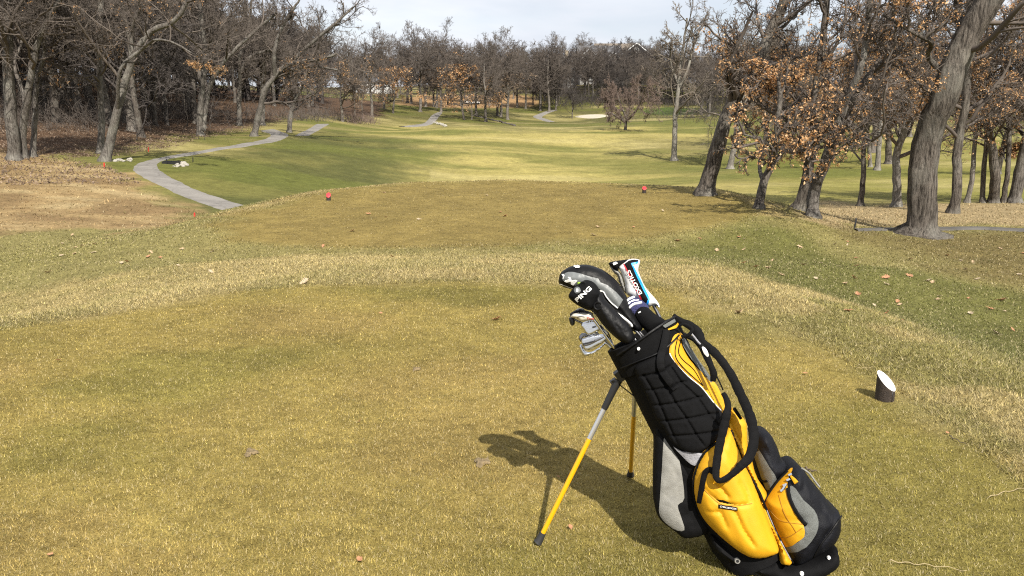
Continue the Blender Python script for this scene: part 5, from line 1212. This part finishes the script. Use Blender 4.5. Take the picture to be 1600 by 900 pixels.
# black fairway wood cover
c3 = club("club under a small black head cover with white lettering and a crumpled sock", (925, 470))
sk_o, SK = pouch("sock", m_leath, c3, [(923, 466), (938, 456), (946, 468), (959, 482), (973, 497), (985, 511), (992, 526), (990, 535), (982, 540), (967, 532), (953, 520), (941, 507), (931, 493), (921, 482)], base=flat_w(.085), puff=.034, edge=.03, lens=True, step=.004, wr=.016, wf=30, wdir=(1.8, .7))
pc_o, PC = pouch("head_cover", m_blk, c3, [(888, 464), (891, 456), (896, 450), (899, 446), (905, 443), (909, 441), (913, 438), (920, 438), (927, 441), (933, 447), (937, 454), (938, 460), (935, 467), (931, 475), (926, 483), (919, 485), (909, 481), (896, 473)], base=flat_w(.095), puff=.042, edge=.035, lens=True, step=.004, wr=.006, wf=50)
text_on("PING", (902.2, 472.4), (925.0, 451.6), 6.6, PC, m_white, pc_o, off=.003, bold=.03)
bg = decal("badge", m_dgrey, pc_o, [(896.5, 453), (898, 449.5), (902, 448), (906, 450), (907, 455), (904, 458), (899, 458)], PC, .003, step=.003, round_=3)
decal("white_mark", m_white, bg, [(900, 451), (903.5, 451), (903.5, 456), (900, 456)], PC, .006, step=.003)
for (x, y, r_) in ((911, 445, .009), (934, 478, .012)):
    mb = MB(); c = cord_pts([(x, y)], flat_w(.12), 0.0)[0]
    mb.tube([c + (BU * math.cos(t) + BAX * math.sin(t)) * r_ for t in np.linspace(0, 5.5, 12)], .003, 6)
    put(mb, "loop", m_leath, pc_o)
seam("pale_trim", m_ivory, sk_o, [[(927, 488), (934, 500), (943, 512), (950, 522)]], SK, .0012, off=.002)
shaft(c3, [(985, 532), (1000, 548)], .07, m_steel2, .006, .4, -.03, .05)
# white slim cover showing between them
c4 = club("slim white head cover squeezed behind the black sock", (965, 495))
ws_o, WS = pouch("head_cover", m_vinyl, c4, z8((522, 585), (600, 632), (700, 682), (800, 750), (832, 808), (822, 838), (788, 842), (755, 802), (680, 745), (600, 695), (535, 640)), base=flat_w(.045), puff=.016, edge=.014, lens=True, step=.004, round_=3)
seam("red_edge", m_red, ws_o, [z8((826, 790), (834, 812), (826, 836))], WS, .0015)
shaft(c4, z8((800, 820), (900, 930)), .04, m_steel2, .005, .4, -.01, .03)
# navy knitted cover and the black padded one in front of it
c5 = club("club under a navy knitted head cover with white bands", (985, 480))
kn_o, KN = pouch("head_cover", m_knit, c5, z8((640, 615), (650, 580), (720, 510), (770, 482), (820, 468), (880, 495), (960, 548), (1010, 612), (1000, 700), (920, 760), (830, 740), (760, 712), (690, 665)), base=flat_w(.01), puff=.034, edge=.03, lens=True, step=.004, wr=.004, wf=80)
for ln, rr_ in ((z8((745, 692), (760, 625), (825, 565), (915, 545)), .0042), (z8((715, 668), (730, 598), (795, 532), (885, 515)), .0018), (z8((672, 632), (700, 580), (760, 515), (830, 480)), .0042)):
    seam("white_band", m_white, kn_o, [ln], KN, rr_, off=.001)
for q in (z8((690, 640), (715, 622), (730, 652), (705, 668)), z8((700, 600), (730, 565), (742, 580), (715, 615)), z8((745, 555), (780, 528), (792, 545), (757, 572)), z8((795, 522), (838, 505), (845, 520), (805, 538))):
    decal("white_stripe", m_white, kn_o, q, KN, .002, step=.004)
shaft(c5, z8((940, 700), (1040, 800)), .0, m_steel2, .006, .4, .0, .0)
c6 = club("club under a plain black padded head cover at the bag's mouth", (1010, 495))
bk_o, BK = pouch("head_cover", m_blk2, c6, [(992, 486), (997, 480), (1005, 478), (1014, 482), (1023, 490), (1036, 498), (1040, 503), (1032, 512), (1016, 520), (1006, 514), (996, 504), (991, 494)], base=flat_w(.03), puff=.03, edge=.03, lens=True, step=.004)
decal("white_mark", m_white, bk_o, [(997, 488), (1001, 486), (1001.6, 487.6), (997.6, 489.6)], BK, .003, step=.003)
shaft(c6, [(1025, 510), (1040, 535)], .03, m_steel2, .006, .4, .03, .02)
# hybrid with an ivory sole
c7 = club("hybrid club with an ivory sole and black crown", (908, 495))
iv_o, IV = pouch("club_head", m_ivory, c7, z7((112, 246), (160, 195), (250, 176), (400, 184), (452, 205), (482, 250), (495, 302), (400, 312), (275, 325), (235, 292), (180, 272), (125, 262)), base=flat_w(.075), puff=.018, edge=.012, lens=True, step=.003, round_=3)
pouch("crown", m_leath, iv_o, z7((98, 238), (110, 200), (165, 160), (250, 138), (345, 150), (445, 186), (470, 215), (400, 192), (250, 186), (165, 204), (118, 250)), base=flat_w(.07), puff=.018, edge=.008, lens=True, step=.003, round_=3)
pouch("crown_edge", m_vinyl, iv_o, z7((185, 155), (228, 122), (300, 118), (338, 145), (250, 140)), base=flat_w(.066), puff=.01, edge=.008, lens=True, step=.003, round_=3)
text_on("Tour", z7((368, 292))[0], z7((486, 292))[0], 3.4, IV, m_red, iv_o, off=.002, bold=.02)
seam("sole_mark", m_steel2, iv_o, [z7((215, 258), (270, 243), (335, 255))], IV, .0012)
shaft(c7, z7((480, 290), (560, 400)), .075, m_chrome, .0045, .4, -.08, .03)
c8 = club("dark club toe poking out under the ivory soled hybrid", (893, 503))
pouch("club_head", m_plast, c8, z7((88, 272), (120, 258), (178, 256), (184, 300), (178, 365), (140, 392), (112, 370), (98, 330)), base=flat_w(.05), puff=.012, edge=.01, lens=True, step=.003, round_=3)
shaft(c8, z7((150, 280), (400, 400)), .05, m_steel2, .004, .4, -.09, .02)
# irons
def iron(label, outline, cav, D, hosel, th=.009, m=m_steel, mark=None, uend=-.105):
    c = club(label, outline[0]); o, S_ = pouch("club_head", m, c, outline, base=flat_w(D), puff=th, edge=.006, lens=True, step=.0028, round_=3)
    if cav: decal("cavity", m_steel2 if m is m_steel else m_steel, o, cav, S_, .0012, step=.003, round_=2)
    if mark: decal("dark_mark", m_plast, o, mark, S_, .003, step=.003)
    P = [bag_pt(*to_uh([q], flat_w(D))[0], D) for q in hosel]
    mb = MB(); mb.tube(P, [.008, .0068, .0062][:len(P)], 12); put(mb, "hosel", m_steel, c)
    mb = MB(); mb.tube([P[-1], bag_pt(uend, .862, .03), bag_pt(-.06, .4, .02)], .0047, 10); put(mb, "shaft", m_chrome, c)
iron("bright iron with a black badge, topmost of the bare irons", z7((275, 395), (300, 345), (380, 315), (490, 303), (532, 340), (560, 390), (592, 430), (520, 492), (400, 542), (345, 505), (310, 450)), None, .06, z7((560, 400), (640, 470), (700, 520)), mark=z7((452, 405), (515, 388), (520, 412), (458, 428)))
iron("wide silver iron with a grooved back, in the middle of the irons", z7((288, 605), (320, 580), (420, 550), (540, 524), (642, 528), (686, 580), (640, 642), (520, 712), (400, 772), (330, 764), (308, 722), (280, 660)), z7((310, 690), (400, 640), (500, 600), (600, 560), (640, 575), (520, 640), (420, 690), (330, 712)), .055, z7((650, 555), (690, 590), (740, 650)), mark=z7((300, 665), (420, 640), (500, 615), (500, 632), (420, 662), (310, 690)))
iron("silver iron curving below the wide one", z7((252, 705), (290, 678), (322, 740), (352, 790), (440, 798), (560, 730), (650, 650), (670, 665), (540, 785), (410, 852), (330, 868), (282, 815), (258, 762)), None, .035, z7((655, 660), (700, 680), (745, 730)), th=.008)
iron("dark edged iron tip above the wide one", z7((242, 575), (285, 508), (332, 506), (420, 530), (400, 560), (310, 575), (290, 645), (262, 632)), None, .04, z7((420, 540), (640, 570), (730, 640)), th=.008, m=m_steel2)
# ------------------------------------------------------------------ houses on the hill
m_wallg = mat("grey_siding", (0.11, 0.115, 0.125), 0.8, var=0.1, vscale=1.2, stretch=(1, 1, 12))
m_wallw = mat("white_siding", (0.55, 0.55, 0.54), 0.75, var=0.08, vscale=1.2, stretch=(1, 1, 12))
m_wallt = mat("tan_siding", (0.33, 0.27, 0.19), 0.8, var=0.1, vscale=1.2, stretch=(1, 1, 12))
m_trim = mat("white_trim_paint", (0.75, 0.75, 0.74), 0.5)
m_roof = mat("shingle_roof", (0.15, 0.125, 0.10), 0.95, var=0.3, vscale=3, stretch=(1, 6, 6))
m_roofg = mat("grey_shingle_roof", (0.10, 0.10, 0.105), 0.95, var=0.3, vscale=3)
m_pane = mat("window_glass", (0.03, 0.035, 0.045), 0.08, spec=0.8)
def house(px, Y, W, D, eave, peak, wall, roof, label, wins, gable=True, chim=False, rz=0.0):
    x = (px - 800) / FPX * Y; z = gz(x, Y)
    h = empty("house", (x, Y, z), label, "house", None, rz)
    a = W / 2; b = D / 2
    mb = MB()
    if gable:   # ridge runs away from the viewer, gable wall in front
        mb.add([(-a, -b, -1), (a, -b, -1), (a, b, -1), (-a, b, -1), (-a, -b, eave), (a, -b, eave), (a, b, eave), (-a, b, eave), (0, -b, peak), (0, b, peak)], [(0, 1, 5, 8, 4), (2, 3, 7, 9, 6), (1, 2, 6, 5), (3, 0, 4, 7), (3, 2, 1, 0)])
    else:
        mb.add([(-a, -b, -1), (a, -b, -1), (a, b, -1), (-a, b, -1), (-a, -b, eave), (a, -b, eave), (a, b, eave), (-a, b, eave), (-a, 0, peak), (a, 0, peak)], [(0, 1, 5, 4), (2, 3, 7, 6), (1, 2, 6, 9, 5), (3, 0, 4, 8, 7), (3, 2, 1, 0)])
    mb.build("wall", wall, h, False)
    mb = MB(); o_ = .5; t = .25
    s_ = (peak - eave) / (a if gable else b)
    for sg in (-1, 1):
        if gable: q = [(0, -b - o_, peak + .03), (sg * (a + o_), -b - o_, eave - s_ * o_ + .03), (sg * (a + o_), b + o_, eave - s_ * o_ + .03), (0, b + o_, peak + .03)]
        else: q = [(-a - o_, 0, peak + .03), (-a - o_, sg * (b + o_), eave - s_ * o_ + .03), (a + o_, sg * (b + o_), eave - s_ * o_ + .03), (a + o_, 0, peak + .03)]
        mb.add(q + [(u, v, w + t) for u, v, w in q], [(0, 1, 2, 3), (4, 7, 6, 5), (0, 4, 5, 1), (1, 5, 6, 2), (2, 6, 7, 3), (3, 7, 4, 0)])
    rf = mb.build("roof", roof, h, False)
    if chim:
        mb = MB(); mb.box((a * .4, 0, peak + .4), (.5, .4, 1.4)); mb.box((a * .4, 0, peak + 1.85), (.6, .5, .08)); mb.build("chimney", m_wallt, rf, False)
    if gable:
        mb = MB()
        for sg in (-1, 1):
            p, q = Vector((0, -b - o_ - .06, peak + .05)), Vector((sg * (a + o_), -b - o_ - .06, eave - s_ * o_ + .05)); mb.tube([p, q], .2, 4)
        mb.build("bargeboard", m_trim, h, False)
    for (wx, wz, ww, wh) in wins:
        f = MB(); e = .13; y_ = -b - .05
        for c, hh in (((wx - ww / 2, y_, wz), (e, .05, wh / 2 + e)), ((wx + ww / 2, y_, wz), (e, .05, wh / 2 + e)), ((wx, y_ - .002, wz + wh / 2), (ww / 2 - e, .05, e)), ((wx, y_ - .002, wz - wh / 2), (ww / 2 - e, .06, e)), ((wx, y_, wz), (.04, .035, wh / 2 - e))): f.box(c, hh)
        fo = f.build("window", m_trim, h, False)
        g_ = MB(); g_.box((wx, -b - .012, wz), (ww / 2 - e, .01, wh / 2 - e)); g_.build("pane", m_pane, fo, False)
house(983, 286, 12, 12, 8.0, 12.6, m_wallg, m_roof, "grey gabled house with white bargeboards showing over the hill trees", [(0, 10.4, 1.3, 1.5), (-.5, 7.6, 1.6, 2.1), (-4, 7.4, 1.5, 1.9), (4, 7.4, 1.5, 1.9), (-4, 3.6, 1.6, 2), (0, 3.6, 1.6, 2), (4, 3.6, 1.6, 2)])
house(957, 294, 15, 11, 8.2, 12.4, m_wallg, m_roof, "brown roofed wing behind the grey gabled house", [(-4, 7, 1.5, 2), (0, 7, 1.5, 2), (-4, 3.5, 1.5, 2)], gable=False)
house(950, 272, 7, 9, 6.2, 9.4, m_wallw, m_roofg, "white walled house below the brown roofed wing", [(-1.6, 5.2, 1.3, 1.7), (1.6, 5.2, 1.3, 1.7), (0, 2.4, 1.6, 1.8)])
house(930, 284, 14, 11, 8.2, 11.6, m_wallg, m_roofg, "low grey house with one bright window between bare trees", [(1.3, 7.0, 1.8, 2.2), (-3.5, 7, 1.6, 2), (-3.5, 3.6, 1.6, 2), (3.8, 3.6, 1.6, 2)], gable=False)
house(914, 276, 5.5, 8, 8.4, 10.6, m_wallw, m_roofg, "narrow tall white house end among the bare trees", [(0, 7.2, 1.4, 1.9), (0, 4, 1.4, 1.9)])
house(873, 270, 10, 9, 6.8, 9.8, m_wallw, m_roofg, "white house half hidden past the winding path", [(-2.5, 5.6, 1.4, 1.9), (2.5, 5.6, 1.4, 1.9), (0, 2.6, 1.4, 1.9)], chim=True)
house(853, 285, 8, 9, 6.0, 8.8, m_wallg, m_roofg, "small grey house farthest along the hill", [(-1.5, 5, 1.6, 1.9), (2, 5, 1.3, 1.7)], gable=False)
house(902, 295, 7, 9, 6.4, 8.6, m_wallt, m_roof, "tan house glimpsed between two white ones", [(0, 5.4, 1.4, 1.8)])
house(1212, 235, 12, 10, 7.2, 10.5, m_wallg, m_roofg, "bluish grey house behind the orange leaved trees", [(-3.5, 6, 1.6, 2), (0, 6, 1.6, 2), (3.5, 6, 1.6, 2)], gable=False)
house(588, 262, 13, 9, 3.2, 5.6, m_wallw, m_roofg, "low white building beyond the mound at the wood's end", [(-4, 1.9, 1.5, 1.4), (0, 1.9, 1.5, 1.4), (4, 1.9, 1.5, 1.4)], gable=False)

# ------------------------------------------------------------------ tee markers
m_post = mat("weathered_black_post", (0.032, 0.022, 0.016), 0.75, var=0.4, vscale=60, bump=0.5, bscale=160)
m_wtop = mat("white_marker_paint", (0.82, 0.82, 0.82), 0.45)
m_rtop = mat("red_marker_paint", (0.72, 0.035, 0.045), 0.45)
def tee_marker(px, r, zc, slope, dirn, top, label, crack=None):
    (x, y), = on_ground([px]); y += r * .8; z = gz(x, y)
    t = empty("tee_marker", (x, y, z), label, "tee marker", "slant topped tee markers")
    n = 40; d = Vector((*dirn, 0)).normalized()
    ring = [(math.cos(2 * math.pi * i / n), math.sin(2 * math.pi * i / n)) for i in range(n)]
    hz = lambda a, b: zc - slope * (a * d.x + b * d.y)
    V = [(a * r, b * r, -.03) for a, b in ring] + [(a * r, b * r, hz(a * r, b * r) - .004) for a, b in ring]
    mb = MB(); mb.add(V, [(i, (i + 1) % n, n + (i + 1) % n, n + i) for i in range(n)] + [tuple(range(n, 2 * n)), tuple(range(n))[::-1]])
    po = mb.build("post", m_post, t, True, 40)
    V = []
    for rr_, dz in ((1.0, -.004), (1.0, 0.0), (.93, .0025)): V += [(a * r * rr_, b * r * rr_, hz(a * r * rr_, b * r * rr_) + dz) for a, b in ring]
    mb = MB(); mb.add(V, [(k * n + i, k * n + (i + 1) % n, (k + 1) * n + (i + 1) % n, (k + 1) * n + i) for k in range(2) for i in range(n)] + [tuple(range(2 * n, 3 * n))])
    mb.build("painted_top", top, t, True, 40)
    if crack is not None:
        a, b = math.cos(crack), math.sin(crack)
        mb = MB(); mb.tube([(a * r, b * r, .0), (a * r, b * r, hz(a * r, b * r) - .006)], .0022, 6); mb.build("crack", m_plast, po)
tee_marker((1387, 628), .047, .104, .92, (.74, -.67), m_wtop, "black tee marker with a white slanted top beside the stand bag", R(-68))
tee_marker((513, 313.5), .048, .118, .95, (.1, -1), m_rtop, "red topped tee marker on the forward tee, the one nearer the cart path")
tee_marker((1007, 302), .048, .120, .75, (-.1, -1), m_rtop, "red topped tee marker on the forward tee, the one nearer the leaning trees")

# ------------------------------------------------------------------ stakes, posts, stones
m_stake = mat("red_stake_paint", (0.60, 0.02, 0.02), 0.5)
def stake(px, hgt, r, m, name, label, cat, group, square=True):
    (x, y), = on_ground([px]); z = gz(x, y); mb = MB()
    mb.tube([(0, 0, -.1), (0, 0, hgt * .86), (.0, 0, hgt)], [r, r, r * .35], 4 if square else 10)
    o = mb.build(name, m, None, True, 30); o.location = (x, y, z); o.rotation_euler = (R(4), R(3), .6)
    tag(o, label, cat, group)
stake((163, 263), .26, .024, m_stake, "boundary_stake", "red stake at the foot of the leaning oak", "stake", "red boundary stakes")
stake((304, 340), .15, .022, m_stake, "boundary_stake", "red stake where the dead grass meets the tee's bank", "stake", "red boundary stakes")
stake((232, 237), .26, .024, m_stake, "boundary_stake", "red stake beside the path at the wood's brushy corner", "stake", "red boundary stakes")
stake((260.5, 256.5), .27, .022, m_plast, "path_post", "short black post at the path's inner bend by the drain", "post", "short black posts")
stake((301.5, 253.5), .27, .024, m_plast, "path_post", "short dark post on the grass past the white stones", "post", "short black posts")
stake((1335, 357), .21, .020, m_plast, "path_post", "short black post on dead grass before the huge oak", "post", "short black posts")
stake((629, 158), 3.2, .05, m_wtop, "pale_pole", "thin pale pole on the mound beside two dark trunks", "pole", None, False)
stake((655, 161), 3.4, .05, m_wtop, "pale_pole", "thin pale pole right behind the bent oak", "pole", None, False)
for px, lb in ((700, "dark bin on the tan bank, the one nearer the path"), (705.3, "dark bin on the tan bank, the one nearer the orange oak")):
    (x, y), = on_ground([(px, 164)]); mb = MB()
    mb.tube([(0, 0, 0), (0, 0, .75), (0, 0, .8), (0, 0, .95)], [.27, .32, .35, .2], 14); o = mb.build("waste_bin", m_plast, None, True, 30); o.location = (x, y, gz(x, y)); tag(o, lb, "bin", "dark bins on the tan bank")
m_stone = mat("pale_stone", (0.30, 0.28, 0.24), 0.9, var=0.3, vscale=9, bump=0.5, bscale=20)
m_dstone = mat("dark_edging", (0.07, 0.06, 0.05), 0.9, var=0.4, vscale=9)
gs = np.random.default_rng(9)
def stone_mesh(k):
    bm = bmesh.new(); bmesh.ops.create_icosphere(bm, subdivisions=2, radius=1)
    for v in bm.verts:
        n = noise.noise(v.co * 1.3 + Vector((k * 7.1, 0, 0))); v.co *= 1 + .35 * n; v.co.z *= .6
    me = bpy.data.meshes.new("stone"); bm.to_mesh(me); bm.free(); return me
ST = [stone_mesh(k) for k in range(5)]
for s_ in ST: s_.materials.append(m_stone)
def stones(pxs, size, label, group, name, m=None, squash=(1, 1, 1)):
    for (x, y) in on_ground(pxs):
        me = ST[int(gs.integers(5))]
        if m is not None: me = me.copy(); me.materials.clear(); me.materials.append(m)
        o = bpy.data.objects.new(name, me); COL.objects.link(o); s_ = size * gs.uniform(.6, 1.3)
        o.location = (x, y, gz(x, y) + s_ * .25); o.rotation_euler = (gs.normal(0, .2), gs.normal(0, .2), gs.random() * 6); o.scale = (s_ * squash[0], s_ * squash[1], s_ * squash[2]); tag(o, label, "stone", group)
stones(np.column_stack([gs.uniform(271, 292, 26), 256 + gs.uniform(-1.5, 4, 26) + np.linspace(0, 2, 26)]), .12, "white stone in the small heap at the path's drain", "white stones at the drain", "white_stone")
stones(np.column_stack([gs.uniform(176, 205, 16), gs.uniform(249.5, 252.5, 16)]), .10, "pale stone in the strip behind the leaning oak", "pale stones by the wood", "pale_stone")
stones([(740 + t * 64, 181 + t * 15.5 + gs.normal(0, .25)) for t in np.linspace(0, 1, 34)], .34, "dark block of the edging row under the far trees", "dark edging blocks", "edging_stone", m_dstone, (1.2, .7, .9))
stones([(677 + t * 20, 191.5 + t * 6.5 + gs.normal(0, .3)) for t in np.linspace(0, 1, 14)], .3, "pale rough stone at the end of the far path's bank", "pale stones by the far path", "bank_stone")
mb = MB(); (x, y), = on_ground([(268, 256)]); mb.box((0, 0, .05), (.35, .3, .07)); [mb.box((k * .1 - .3, 0, .13), (.02, .28, .012)) for k in range(7)]
o = mb.build("drain_grate", m_plast, None, False); o.location = (x, y, gz(x, y)); tag(o, "dark drain box beside the white stones at the path's bend", "drain")
# two carts parked beyond the far trees
def cart(px, lb):
    (x, y), = on_ground([(px, 163)]); c = empty("golf_cart", (x, y, gz(x, y)), lb, "golf cart", "white carts beyond the far trees", .3)
    mb = MB(); mb.add([(-1.2, -.6, .3), (1.2, -.6, .3), (1.2, .6, .3), (-1.2, .6, .3), (-1.2, -.6, .75), (.4, -.6, .6), (1.2, -.6, .7), (-1.2, .6, .75), (.4, .6, .6), (1.2, .6, .7)], [(0, 1, 6, 5, 4), (3, 7, 8, 9, 2), (4, 5, 8, 7), (5, 6, 9, 8), (1, 2, 9, 6), (0, 4, 7, 3), (0, 3, 2, 1)]); mb.build("body", m_wtop, c, False)
    mb = MB(); mb.box((-.1, 0, 1.85), (1.0, .62, .05)); mb.build("roof", m_wtop, c, False)
    for sx in (-.9, .75):
        for sy in (-.55, .55): mb = MB(); mb.tube([(sx, sy, .7), (sx * .9, sy, 1.82)], .03, 6); mb.build("post", m_plast, c)
    mb = MB(); mb.box((-.35, 0, .8), (.3, .55, .1)); mb.box((-.65, 0, 1.05), (.08, .55, .25)); mb.build("seat", m_plast, c, False)
    for sx in (-.8, .8):
        for sy in (-.6, .6): mb = MB(); mb.tube([(sx, sy - .08, .24), (sx, sy + .08, .24)], .24, 14); mb.build("wheel", m_rub, c)
cart(734.5, "white roofed golf cart behind the big orange oak's trunk"); cart(741.5, "white roofed golf cart behind the slim trunk by the bank")

# ------------------------------------------------------------------ fallen leaves, twigs and divots on the turf
m_lf = [mat("fallen_leaf_tan", (0.38, 0.27, 0.16), 0.7, var=0.25, vscale=40), mat("fallen_leaf_pale", (0.38, 0.30, 0.20), 0.7, var=0.2, vscale=40), mat("fallen_leaf_rust", (0.34, 0.17, 0.085), 0.7, var=0.3, vscale=40)]
def oak_leaf(k):
    g_ = np.random.default_rng(k); L = 7; V = [(0, 0, 0)]; F = []
    xs = np.linspace(.12, 1, 13); wid = np.array([.05, .16, .10, .25, .14, .33, .18, .36, .20, .30, .16, .14, .02])
    cu = g_.uniform(.25, .6)
    row = []
    for i, (x, w) in enumerate(zip(xs, wid)):
        z = cu * (x - .5) ** 2 + .03 * math.sin(9 * x)
        row.append((x - .5, -w, z + w * w * 1.6 + g_.normal(0, .02))); row.append((x - .5, 0, z - .02)); row.append((x - .5, w, z + w * w * 1.8 + g_.normal(0, .02)))
    for i in range(12):
        for j in range(2): F.append((i * 3 + j, i * 3 + 3 + j, i * 3 + 4 + j, i * 3 + 1 + j))
    mb = MB(); mb.add(row, F); mb.tube([(-.38, 0, .05), (-.56, .02, .10)], .012, 4)
    me = bpy.data.meshes.new("fallen_leaf"); me.from_pydata([tuple(v) for v in np.concatenate(mb.V)], [], mb.F); me.materials.append(m_lf[k % 3]); return me
LM = [oak_leaf(k) for k in range(6)]
gl = np.random.default_rng(21)
def leaf(x, y, s_, k=None, label="dry curled oak leaf lying on the grass", group="fallen leaves on the grass"):
    o = bpy.data.objects.new("fallen_leaf", LM[int(gl.integers(6)) if k is None else k]); COL.objects.link(o)
    o.location = (x, y, gz(x, y) + .012); o.rotation_euler = (gl.normal(0, .25), gl.normal(0, .25), gl.random() * 6.3); o.scale = (s_,) * 3; tag(o, label, "leaf", group)
for (x, y), k in zip(on_ground([(475, 443), (550, 362), (575, 335), (612, 402), (790, 338), (232, 402), (190, 412), (97, 400), (148, 382), (168, 374), (113, 368), (1120, 392), (1162, 391), (1180, 418), (1200, 420), (1275, 437), (1320, 444), (1383, 435), (1384, 445), (1420, 432), (1466, 469), (1516, 491), (1582, 517), (1557, 522), (1520, 410), (1592, 430), (1508, 422), (1250, 387), (1340, 461), (775, 501), (505, 386), (655, 344), (1060, 377), (1450, 440), (1480, 400), (1565, 470), (1405, 478)]), range(40)):
    leaf(x, y, (.085 if y < 9 else .105) * gl.uniform(.75, 1.25), 1 if k in (0, 6, 7, 21) else None)
pxs = np.column_stack([np.concatenate([gl.uniform(1150, 1600, 30), gl.uniform(0, 420, 16), gl.uniform(420, 1100, 9)]), np.concatenate([gl.uniform(370, 500, 30), gl.uniform(355, 430, 16), gl.uniform(300, 400, 9)])])
for (x, y) in on_ground(pxs): leaf(x, y, .085 * gl.uniform(.7, 1.3))
for (x, y) in on_ground(np.column_stack([gl.uniform(20, 1580, 15), gl.uniform(460, 880, 15)])):
    leaf(x, y, .028 * gl.uniform(.6, 1.4), 2, "small brown leaf scrap lying on the mown turf", "leaf scraps on the mown turf")
m_tw = mat("dead_twig", (0.10, 0.075, 0.055), 0.9); m_straw = mat("straw_stem", (0.38, 0.30, 0.17), 0.8)
def twig(p, r, m, label, name="twig"):
    P = catmull(on_ground(p), 5); z = ground(P) + .010; mb = MB(); c = P.mean(0); zc = gz(*c)
    mb.tube([(a - c[0], b - c[1], h - zc + .004 * math.sin(i * 1.7)) for i, ((a, b), h) in enumerate(zip(P, z))], list(np.linspace(r, r * .5, len(P))), 6)
    o = mb.build(name, m); o.location = (*c, zc); tag(o, label, "twig")
twig([(1388, 880), (1420, 884), (1460, 888), (1510, 896)], .0016, m_straw, "long pale straw stem near the picture's bottom edge", "straw_stem")
twig([(1545, 780), (1570, 772), (1600, 766)], .0016, m_straw, "pale straw stem lying at the very edge of view", "straw_stem")
twig([(1483, 684), (1496, 691), (1510, 698)], .0024, m_tw, "dark bent twig on the turf beyond the white marker")
twig([(1338, 577), (1352, 577), (1366, 576)], .0014, m_straw, "short pale stem just behind the white marker", "straw_stem")
twig([(1258, 734), (1266, 738), (1276, 739)], .004, m_tw, "stubby dark twig beside the bag's outer pocket")
m_div = mat("sandy_soil", (0.17, 0.125, 0.065), 0.95, var=0.4, vscale=40, bump=0.8, bscale=60)
def divot(px, r, label):
    (x, y), = on_ground([px]); z = gz(x, y); n = 26; V = [(0, 0, .004)]; F = []
    for f in (.4, .75, 1.0):
        for i in range(n):
            a = 2 * math.pi * i / n; q = r * f * (1 + .35 * math.sin(3 * a + 1) * f + .2 * gl.normal()); V.append((q * math.cos(a), q * math.sin(a) * 1.3, .010 * gl.random() if f < 1 else -.004))
    F = [(0, 1 + i, 1 + (i + 1) % n) for i in range(n)] + [(1 + k * n + i, 1 + (k + 1) * n + i, 1 + (k + 1) * n + (i + 1) % n, 1 + k * n + (i + 1) % n) for k in range(2) for i in range(n)]
    mb = MB(); mb.add(V, F); o = mb.build("divot", m_div); o.location = (x, y, z + .008); tag(o, label, "divot")
divot((753, 724), .03, "pale torn divot in the turf behind the yellow leg"); divot((392, 709), .026, "faint sandy divot alone on the open turf"); divot((650, 578), .02, "tiny dark divot in the middle of the tee")
